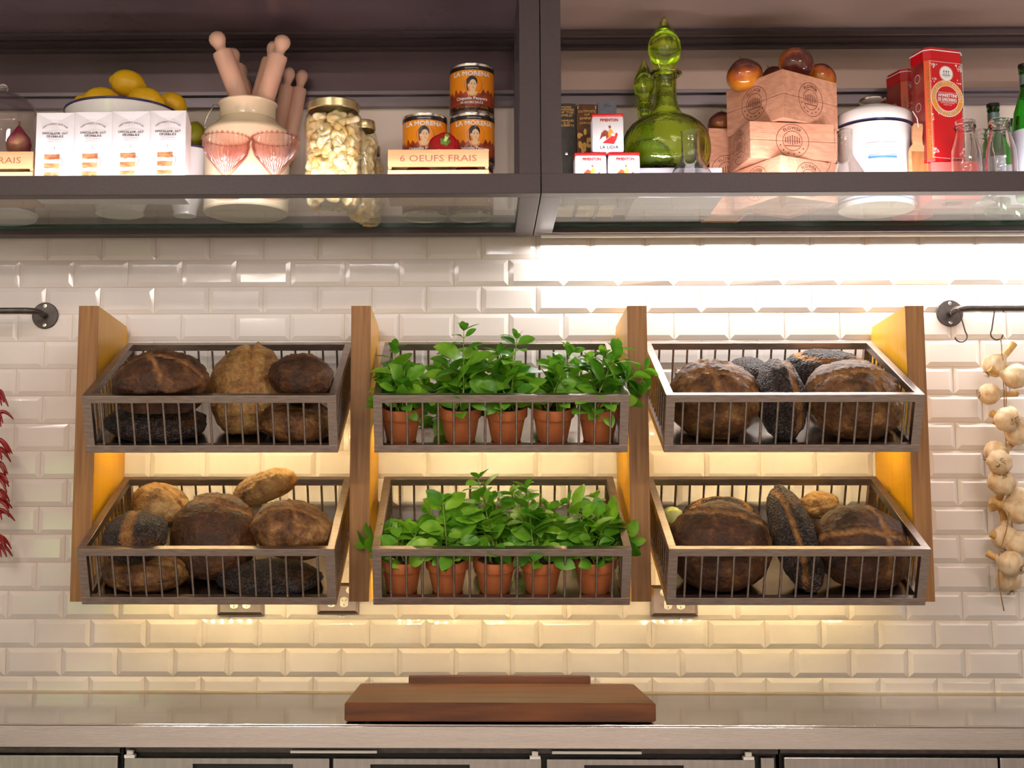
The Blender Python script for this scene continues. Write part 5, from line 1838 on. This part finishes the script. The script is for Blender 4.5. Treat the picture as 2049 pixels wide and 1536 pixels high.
# --- green glass decanters
def decanter(px, Y, k, label, yt, rise=0.0):
    c = base_at(px, Y)
    c.z = GZ + rise
    t = thing('glass_decanter', label, 'decanter', c, group='green glass decanters')
    R = 0.5 * 182 * mpp(0.30) * k
    top = (at(px, yt, Y).z - GZ - rise)
    S = top
    pr = [(0, 0), (R * 0.60, 0), (R * 0.70, S * 0.004)]
    out = [(0.86, 0.035), (0.95, 0.080), (0.995, 0.130), (1.0, 0.170), (0.985, 0.215), (0.93, 0.262), (0.82, 0.305), (0.66, 0.340), (0.50, 0.362), (0.38, 0.380), (0.31, 0.415), (0.27, 0.46), (0.25, 0.52), (0.25, 0.595), (0.28, 0.615), (0.37, 0.626), (0.39, 0.636), (0.36, 0.643), (0.26, 0.640)]
    pr += [(R * a_, S * z_) for a_, z_ in out]
    pr += [(R * a_, S * z_) for a_, z_ in [(0.20, 0.60), (0.20, 0.52), (0.22, 0.46), (0.26, 0.415), (0.33, 0.375), (0.46, 0.352), (0.62, 0.330), (0.78, 0.296), (0.89, 0.255), (0.95, 0.212), (0.965, 0.170), (0.955, 0.130), (0.91, 0.085), (0.82, 0.045), (0.6, 0.025)]] + [(0, S * 0.025)]
    MB().lathe(pr, 64).build('bottle', M_GREENG, t, smooth=60)
    sr = R * 0.375
    st = [(0, S * 0.56), (sr * 0.42, S * 0.56), (sr * 0.46, S * 0.645), (sr * 0.62, S * 0.672), (sr * 0.90, S * 0.728), (sr, S * 0.785), (sr * 0.95, S * 0.835), (sr * 0.76, S * 0.880), (sr * 0.53, S * 0.918), (sr * 0.34, S * 0.945), (sr * 0.18, S * 0.972), (sr * 0.07, S * 0.995), (0, S)]
    inn = [(0, S * 0.925), (sr * 0.35, S * 0.90), (sr * 0.72, S * 0.845), (sr * 0.84, S * 0.785), (sr * 0.74, S * 0.73), (sr * 0.45, S * 0.69), (0, S * 0.68)]
    m = MB().lathe(st, 48)
    m.lathe(inn, 48)
    m.build('stopper', M_GREENG, t, smooth=60)


ris = max(0.003, at(1334, 338, 0.36).z - GZ)
o = MB().bx(-0.11, 0.11, -0.115, 0.125, 0, ris - 0.0006, bev=0.003).build('display_slab', mat('pale_grey_slab', (0.26, 0.25, 0.28), rough=0.5))
o.location = (at(1334, 300, 0.26).x + 0.012, -0.26, GZ + 0.0004)
tag(o, 'low grey slab beneath the green decanters', 'slab')
decanter(1334, 0.29, 1.0, 'large green bubble glass decanter with teardrop stopper', 33, ris)
decanter(1292, 0.155, 0.66, 'smaller green glass decanter half hidden behind the large one', 118, ris)


# --- small clear flasks
def flask(px, Y, ytop, wneck, label):
    c = base_at(px, Y)
    t = MB()
    H = at(px, ytop, Y).z - GZ
    rn = 0.5 * wneck * mpp(Y)
    pr = [(0, 0), (rn * 2.1, 0), (rn * 2.3, 0.01), (rn * 2.2, H * 0.30), (rn * 1.3, H * 0.52), (rn, H * 0.62), (rn * 0.98, H * 0.97), (rn * 1.04, H), (rn * 0.95, H), (rn * 0.90, H * 0.96), (rn * 0.92, H * 0.62), (rn * 1.2, H * 0.51), (rn * 2.1, H * 0.30), (rn * 2.2, 0.012), (rn * 2.0, 0.006), (0, 0.006)]
    o = t.lathe(pr, 44).build('glass_flask', M_GLASS, smooth=50)
    o.location = c
    tag(o, label, 'flask', 'small clear flasks')


flask(1383, 0.42, 264, 38, 'small clear glass flask in front of the green decanter')
flask(1690, 0.42, 262, 36, 'small clear glass flask in front of the wooden boxes and canister')


# --- stamped wooden boxes
def flower_box(c, W, D, H, rz, label, side_too=True):
    t = thing('wooden_box', label, 'box', c, (0, 0, rz), 'stamped wooden flower boxes')
    hw, hd = W / 2, D / 2
    th = 0.011
    m = MB()
    nb = 2
    hh = H / nb
    for k in range(nb):
        z0, z1 = k * hh + 0.0005, (k + 1) * hh - 0.0005
        m.bx(-hw, hw, -hd, -hd + th, z0, z1, bev=0.0012)
        m.bx(-hw, hw, hd - th, hd, z0, z1, bev=0.0012)
        m.bx(-hw, -hw + th, -hd + th, hd - th, z0, z1, bev=0.0012)
        m.bx(hw - th, hw, -hd + th, hd - th, z0, z1, bev=0.0012)
    m.build('side_boards', M_ROUGHW, t)
    MB().bx(-hw + th, hw - th, -hd + th, hd - th, 0.003, 0.012).build('bottom_board', M_ROUGHW, t)
    MB().bx(-hw + th, hw - th, -hd + th, hd - th, H - 0.014, H - 0.004).build('inner_tray', M_ROUGHW, t)
    R = min(H * 0.46, 0.045)
    for mp_ in (front_map(-hd, 0, H * 0.5), plane_map((-hw, 0, H * 0.5), (0, -1, 0), (0, 0, 1), (-1, 0, 0)), plane_map((hw, 0, H * 0.5), (0, 1, 0), (0, 0, 1), (1, 0, 0))):
        P = Print(mp_)
        P.ring(0, 0, R * 0.96, R, M_STAMP, 0.0005)
        P.ring(0, 0, R * 0.56, R * 0.60, M_STAMP, 0.0005)
        P.arc('FLOWER', 0, 0, R * 0.68, PI / 2, R * 0.20, M_STAMP, 0.0005, spread=1.5, bold=0.0002)
        for a in (200, 225, 250, 275, 300, 325):
            P.disc(R * 0.78 * math.cos(math.radians(a)), R * 0.78 * math.sin(math.radians(a)), R * 0.06, R * 0.06, M_STAMP, 0.0005, 5)
        for q in range(7):
            x = -R * 0.42 + R * 0.14 * q
            hq = R * (0.34 - 0.05 * abs(q - 3))
            P.rect(x - R * 0.035, x + R * 0.035, -hq * 0.7, hq, M_STAMP, 0.0005)
        P.rect(-R * 0.45, R * 0.45, -R * 0.32, -R * 0.26, M_STAMP, 0.0005)
        P.build('flower_stamp', t)
    return t


hz1 = at(1560, 312, 0.40).z - GZ
Yb = 0.30
zA = GZ + 0.0005
# bottom box front corner pokes forward; its top edge shows just above the rail
hb = at(1600, 316, 0.36).z - GZ
flower_box(Vector((at(1570, 330, 0.27).x, -0.265, zA)), 0.185, 0.185, hb, math.radians(-62), 'stamped wooden box at the bottom of the stack, just above the rail')
hm = at(1575, 240, 0.37).z - GZ
flower_box(Vector((at(1563, 290, 0.27).x, -0.268, zA + hb + 0.0006)), 0.225, 0.155, hm - hb, math.radians(9), 'stamped wooden box in the middle of the stack, facing front')
hc = at(1594, 150, 0.36).z - GZ
flower_box(Vector((at(1564, 210, 0.25).x, -0.248, zA + hm + 0.0012)), 0.200, 0.200, hc - hm + 0.006, math.radians(-56), 'stamped wooden box on top of the stack, corner to the front')
hback = at(1445, 268, 0.14).z - GZ
flower_box(Vector((at(1445, 300, 0.14).x, -0.14, zA)), 0.10, 0.10, hback, 0.1, 'dark wooden box behind the green decanter with a conker on it')


# --- conkers
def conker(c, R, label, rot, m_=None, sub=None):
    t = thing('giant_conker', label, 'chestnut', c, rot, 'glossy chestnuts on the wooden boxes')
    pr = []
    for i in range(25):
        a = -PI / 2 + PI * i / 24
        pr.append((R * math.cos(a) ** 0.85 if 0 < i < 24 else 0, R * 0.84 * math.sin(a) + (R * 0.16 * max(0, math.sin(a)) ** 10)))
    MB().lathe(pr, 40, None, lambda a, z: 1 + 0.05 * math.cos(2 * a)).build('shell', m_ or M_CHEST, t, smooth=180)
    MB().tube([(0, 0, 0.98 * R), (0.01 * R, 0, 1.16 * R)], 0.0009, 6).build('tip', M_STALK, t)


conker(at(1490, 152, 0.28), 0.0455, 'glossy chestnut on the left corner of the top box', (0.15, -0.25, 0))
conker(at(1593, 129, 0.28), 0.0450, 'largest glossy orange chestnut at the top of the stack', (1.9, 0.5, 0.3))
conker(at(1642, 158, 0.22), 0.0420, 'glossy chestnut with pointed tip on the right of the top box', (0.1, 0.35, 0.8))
conker(at(1551, 162, 0.17), 0.0400, 'dark chestnut hidden between the others on the top box', (0.2, -0.5, 0), M_CHESTD)
conker(at(1444, 250, 0.145), 0.0365, 'dark chestnut on the wooden box behind the green decanter', (0.1, 0.0, 0), M_CHESTD)

# --- enamel canister and scoop
c = base_at(1751, 0.235)
t = thing('enamel_canister', 'white enamel lidded canister with blue stripes', 'canister', c)
R = 0.5 * 152 * mpp(0.235)
zl = at(1751, 237, 0.235 + R).z - GZ
MB().lathe([(0, 0), (R * 0.985, 0), (R * 0.985, zl - 0.004), (R * 0.95, zl - 0.003), (R * 0.95, 0.01), (0, 0.01)], 64).build('body', M_WHITEEN, t, smooth=40)
MB().lathe([(R * 0.988, 0.012), (R * 0.993, 0.012), (R * 0.993, 0.016), (R * 0.988, 0.016)], 64).build('base_line', M_BLUE, t)
MB().lathe([(R * 0.988, 0.022), (R * 0.993, 0.022), (R * 0.993, 0.025), (R * 0.988, 0.025)], 64).build('base_line', M_BLUE, t)
z2 = at(1751, 212, 0.235 + R).z - GZ
L_ = MB().lathe([(R * 1.01, zl), (R * 1.025, zl + 0.002), (R * 1.02, z2 - 0.004), (R * 0.97, z2 + 0.002), (R * 0.6, z2 + 0.020), (R * 0.3, z2 + 0.026), (0, z2 + 0.027), ], 64)
L = L_.build('lid', M_WHITEEN, t, smooth=40)
MB().lathe([(R * 1.012, zl - 0.001), (R * 1.03, zl - 0.001), (R * 1.03, zl + 0.0025), (R * 1.012, zl + 0.0025)], 64).build('lid_trim', M_NAVY, L)
MB().lathe([(0, z2 + 0.026), (0.012, z2 + 0.026), (0.014, z2 + 0.034), (0.034, z2 + 0.040), (0.036, z2 + 0.046), (0.024, z2 + 0.052), (0, z2 + 0.054)], 32).build('lid_knob', M_CHROME, L, smooth=60)
P = Print(cyl_map(R * 0.987))
zs1, zs2 = at(1745, 285, 0.33).z - GZ, at(1745, 316, 0.33).z - GZ
P.rect(-0.048, 0.030, zs1, zs1 + 0.0016, M_GREYINK, 0.0006, curved=True)
P.rect(-0.043, 0.030, zs2, zs2 + 0.0065, M_BLUE, 0.0006, curved=True)
P.rect(-0.043, 0.030, zs2 + 0.0085, zs2 + 0.0100, M_BLUE, 0.0006, curved=True)
P.build('label_stripes', t)
sp = at(1838, 247, 0.335)
t = thing('wooden_scoop', 'small wooden scoop hanging beside the white canister', 'scoop', sp, (0.1, 0.12, 0))
k = mpp(0.335)
ol = [(-8, 0), (8, 0), (10, -6), (11, -30), (14, -42), (24, -52), (27, -62), (36, -100), (34, -112), (-4, -112), (-8, -98), (-13, -60), (-12, -52), (-6, -42), (-9, -30), (-11, -6)]
m = MB().prism([(x * k, z * k) for x, z in ol], 0, 0.010)
m.build('body', M_CRATEW, t, smooth=30)
m = MB()
m.prism([(x * k, z * k) for x, z in [(-8, -58), (20, -56), (30, -102), (0, -103)]], -0.0006, 0.0)
m.build('hollow', mat('inside_of_scoop', (0.36, 0.14, 0.035), rough=0.6, c2=(0.28, 0.10, 0.025), scale=20, stretch=(3, 3, 0.5)), t)
MB().tube([(0, -0.002, -8 * k), (-4 * k, 0.0, 10 * k), (-12 * k, 0.012, 26 * k)], 0.0012, 6).build('cord', M_LWHITE, t)


# --- red biscuit tins
def biscuit_tin(c, W, D, H, rz, label):
    t = thing('biscuit_tin', label, 'tin', c, (0, 0, rz), 'tall red biscuit tins')
    hw = W / 2
    cut = 0.014
    ol = [(-hw + cut, 0), (hw - cut, 0), (hw, cut), (hw, D - cut), (hw - cut, D), (-hw + cut, D), (-hw, D - cut), (-hw, cut)]

    def ext(b_, k, z0, z1, g=0.0):
        A_ = [b_.bm.verts.new((x * k, D / 2 + (y - D / 2) * k, z0)) for x, y in ol]
        B_ = [b_.bm.verts.new((x * k * (1 - g), D / 2 + (y - D / 2) * k * (1 - g), z1)) for x, y in ol]
        b_.bm.faces.new(A_)
        b_.bm.faces.new(B_)
        for i in range(8):
            b_.bm.faces.new((A_[i], A_[(i + 1) % 8], B_[(i + 1) % 8], B_[i]))
    m = MB()
    ext(m, 1, 0, H - 0.030)
    m.build('body', M_RED, t)
    m = MB()
    ext(m, 1.02, H - 0.032, H - 0.007)
    ext(m, 1.00, H - 0.007, H, 0.06)
    L = m.build('lid', M_RED, t)
    m = MB()
    ext(m, 1.05, H - 0.0100, H - 0.0080)
    m.build('lid_trim', M_LWHITE, L)
    P = Print(front_map(0, 0, 0))
    iw = hw - cut * 0.55
    z0, z1 = 0.010, H - 0.038
    e = 0.0009
    for x in (-iw, iw - e):
        P.rect(x, x + e, z0, z1, M_LWHITE)
    for z in (z0, z1 - e):
        P.rect(-iw, iw, z, z + e, M_LWHITE)
    cz2 = z1 - 0.030
    P.disc(0, cz2, 0.0185, 0.0185, M_LWHITE, 0.0004)
    P.ring(0, cz2, 0.0195, 0.0202, M_LWHITE, 0.0004)
    for x in (-0.007, 0, 0.007):
        P.rect(x - 0.0007, x + 0.0007, cz2 - 0.004, cz2 + 0.006, M_INK, 0.0007)
        P.disc(x, cz2 + 0.006, 0.0022, 0.0016, M_INK, 0.0007, 8)
    P.rect(-0.013, 0.013, cz2 - 0.0055, cz2 - 0.0042, M_INK, 0.0007)
    P.text('STABILIMENTO', 0, cz2 - 0.0095, 0.0018, M_INK, 0.0007, width=0.018)
    cz3 = z1 - 0.096
    RR = (hw - cut * 0.55) * 0.985
    P.disc(0, cz3, RR, RR, M_LWHITE, 0.0003, 40)
    P.disc(0, cz3, RR * 0.97, RR * 0.97, M_OCHRE, 0.0005, 40)
    P.disc(0, cz3, RR * 0.71, RR * 0.71, M_LWHITE, 0.0007, 40)
    P.disc(0, cz3, RR * 0.68, RR * 0.68, M_RED, 0.0009, 40)
    P.arc('AMARETTI ORIGINALI', 0, cz3, RR * 0.755, PI / 2, RR * 0.165, M_LWHITE, 0.0008, spread=3.5, bold=0.0003)
    P.arc('LAZZARONI', 0, cz3, RR * 0.92, -PI / 2, RR * 0.175, M_LWHITE, 0.0008, spread=1.75, inside=True, bold=0.0003)
    P.text('AMARETTINI', 0, cz3 + 0.0040, 0.0085, M_LWHITE, 0.0012, width=RR * 1.14, bold=0.0006)
    P.text('DI SARONNO', 0, cz3 - 0.0070, 0.0085, M_LWHITE, 0.0012, width=RR * 1.14, bold=0.0006)
    P.text('ORIGINAL ITALIAN', 0, cz3 - 0.0135, 0.0027, M_LWHITE, 0.0012, width=RR * 0.85)
    P.text('AMARETTINI', 0, cz3 - 0.0180, 0.0024, M_LWHITE, 0.0012, width=RR * 0.5)
    P.rect(-RR * 0.6, RR * 0.6, cz3 + 0.0150, cz3 + 0.0157, M_LWHITE, 0.0012)
    P.rect(-RR * 0.62, RR * 0.62, cz3 - 0.0095, cz3 - 0.0089, M_LWHITE, 0.0012)
    rr = random.Random(2)
    # scrolls in the corners of the panel
    for sx in (-1, 1):
        for cz_, n in ((z1 - 0.012, 22), (cz3 + RR * 0.95, 9), (cz3 - RR * 0.95, 10), (z0 + 0.018, 20)):
            for q in range(n):
                u_, v_ = rr.uniform(0, 1), rr.uniform(0, 1)
                if u_ + v_ > 1.15:
                    continue
                px_, pz_ = sx * (iw - 0.003 - 0.020 * u_), cz_ + (0.008 - 0.022 * v_) * (1 if cz_ > H * 0.3 else -1)
                P.ring(px_, pz_, 0.0011, 0.0024, M_LWHITE, 0.0004, 8, rr.uniform(0, 3), rr.uniform(4, 6))
        P.poly([(sx * 0.010, cz2 - 0.027), (sx * 0.018, cz2 - 0.0245), (sx * 0.024, cz2 - 0.021), (sx * 0.022, cz2 - 0.026), (sx * 0.016, cz2 - 0.029)], M_GOLDP, 0.0004)
    P.build('front_print', t)
    # left side and chamfer
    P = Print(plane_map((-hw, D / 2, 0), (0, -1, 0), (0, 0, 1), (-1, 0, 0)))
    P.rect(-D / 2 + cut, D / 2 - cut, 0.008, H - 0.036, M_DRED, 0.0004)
    for z in (H * 0.25, H * 0.5, H * 0.75):
        P.ring(0, z, 0.010, 0.0112, M_LWHITE, 0.0008)
    dgn = Vector((1, -1, 0)).normalized()
    P.f = plane_map((-hw + cut / 2, cut / 2, 0), dgn, (0, 0, 1), (-dgn.x, dgn.y, 0))
    cw = cut * 0.62
    P.rect(-cw, cw, 0.008, H - 0.036, M_OREDP, 0.0004)
    P.text('AMARETTI DI SARONNO ORIGINALI', 0.004, H * 0.45, 0.0085, M_GOLDP, 0.0008, width=H * 0.72, rot=PI / 2, bold=0.0002)
    P.build('side_print', t)


Y = 0.335
c = at(1898, 320, Y)
zt = at(1900, 96, Y).z
zb = at(1905, 325, Y).z
o = MB().bx(-0.062, 0.062, 0.0, 0.10, 0, zb - GZ - 0.001, bev=0.002).build('pink_tin', mat('pink_red_tin', (0.80, 0.16, 0.14), rough=0.3))
o.location = (at(1912, 330, 0.345).x, -0.345, GZ + 0.0004)
tag(o, 'low pinkish red tin beneath the tall red biscuit tin', 'tin')
biscuit_tin(Vector((c.x + 0.003, -Y, zb)), 89 * mpp(Y) * 1.02, 0.080, zt - zb, math.radians(17), 'tall red biscuit tin with round white medallion at front')
Y = 0.19
zt2 = at(1830, 139, Y).z
biscuit_tin(Vector((at(1841, 300, Y).x, -Y, GZ + 0.0006)), 0.088, 0.084, zt2 - GZ, math.radians(20), 'red biscuit tin in shadow behind the taller one')


# --- milk bottles and green bottles
def milk_bottle(px, Y, ytop, w_, label):
    c = base_at(px, Y)
    H = at(px, ytop, Y).z - GZ
    R = 0.5 * w_ * mpp(Y)
    rn = R * 0.62
    pr = [(0, 0), (R * 0.9, 0), (R, 0.008), (R, H * 0.45), (R * 0.95, H * 0.58), (rn, H * 0.84), (rn, H * 0.88), (rn * 1.12, H * 0.90), (rn * 1.12, H * 0.925), (rn * 1.02, H * 0.935), (rn * 1.10, H * 0.95), (rn * 1.10, H * 0.985), (rn * 1.03, H),
          (rn * 0.92, H), (rn * 0.86, H * 0.9), (rn * 0.86, H * 0.84), (R * 0.86, H * 0.58), (R * 0.90, H * 0.45), (R * 0.90, 0.014), (R * 0.8, 0.008), (0, 0.008)]
    o = MB().lathe(pr, 48, None, lambda a, z: 1 + 0.012 * math.cos(8 * a) * (1 if z < H * 0.8 else 0)).build('milk_bottle', M_GLASS, smooth=50)
    o.location = c
    tag(o, label, 'bottle', 'clear glass milk bottles')


milk_bottle(1935, 0.42, 243, 62, 'clear milk bottle in front of the tall red biscuit tin')
milk_bottle(2005, 0.42, 240, 62, 'clear milk bottle at the right, before the green bottle')
milk_bottle(1903, 0.30, 265, 46, 'clear milk bottle half hidden behind the left one')
milk_bottle(1967, 0.29, 262, 46, 'clear milk bottle standing between the two front bottles, further back')


def green_bottle(px, Y, ytop, R, label, big=False):
    c = base_at(px, Y)
    H = at(px, ytop, Y).z - GZ
    t = thing('green_bottle', label, 'bottle', c, group='green glass bottles')
    rn = R * 0.44
    pr = [(0, 0), (R * 0.95, 0), (R, 0.006), (R, H * 0.55), (R * 0.9, H * 0.64), (rn * 1.05, H * 0.80), (rn, H * 0.84), (rn, H * 0.93), (rn * 1.12, H * 0.935), (rn * 1.12, H * 0.985), (rn, H * 0.99),
          (rn * 0.8, H * 0.985), (rn * 0.8, H * 0.84), (R * 0.85, H * 0.63), (R * 0.92, H * 0.55), (R * 0.92, 0.01), (0, 0.01)]
    MB().lathe(pr, 40).build('glass', M_BOTG, t, smooth=50)
    MB().lathe([(rn * 1.14, H * 0.975), (rn * 1.2, H * 0.975), (rn * 1.16, H * 1.0), (0, H * 1.002)], 24, None, lambda a, z: 1 + 0.03 * math.cos(16 * a)).build('cap', M_LBLACK, t, smooth=30)
    MB().lathe([(rn * 1.02, H * 0.845), (rn * 1.05, H * 0.845), (rn * 1.05, H * 0.915), (rn * 1.02, H * 0.915)], 32).build('neck_label', mat('grey_green_neck_label', (0.16, 0.26, 0.26), rough=0.4, metal=0.4), t, smooth=40)
    MB().lathe([(R * 1.002, H * 0.14), (R * 1.008, H * 0.14), (R * 1.008, H * 0.50), (R * 1.002, H * 0.50)], 40).build('body_label', mat('pale_blue_label', (0.62, 0.68, 0.80), rough=0.4), t, smooth=40)


green_bottle(1993, 0.17, 209, 0.033, 'green capped bottle rising behind the right milk bottle')
green_bottle(2024, 0.10, 240, 0.030, 'green capped bottle further back near the right edge')
green_bottle(2064, 0.34, 130, 0.040, 'large green bottle cut by the right edge of the picture')
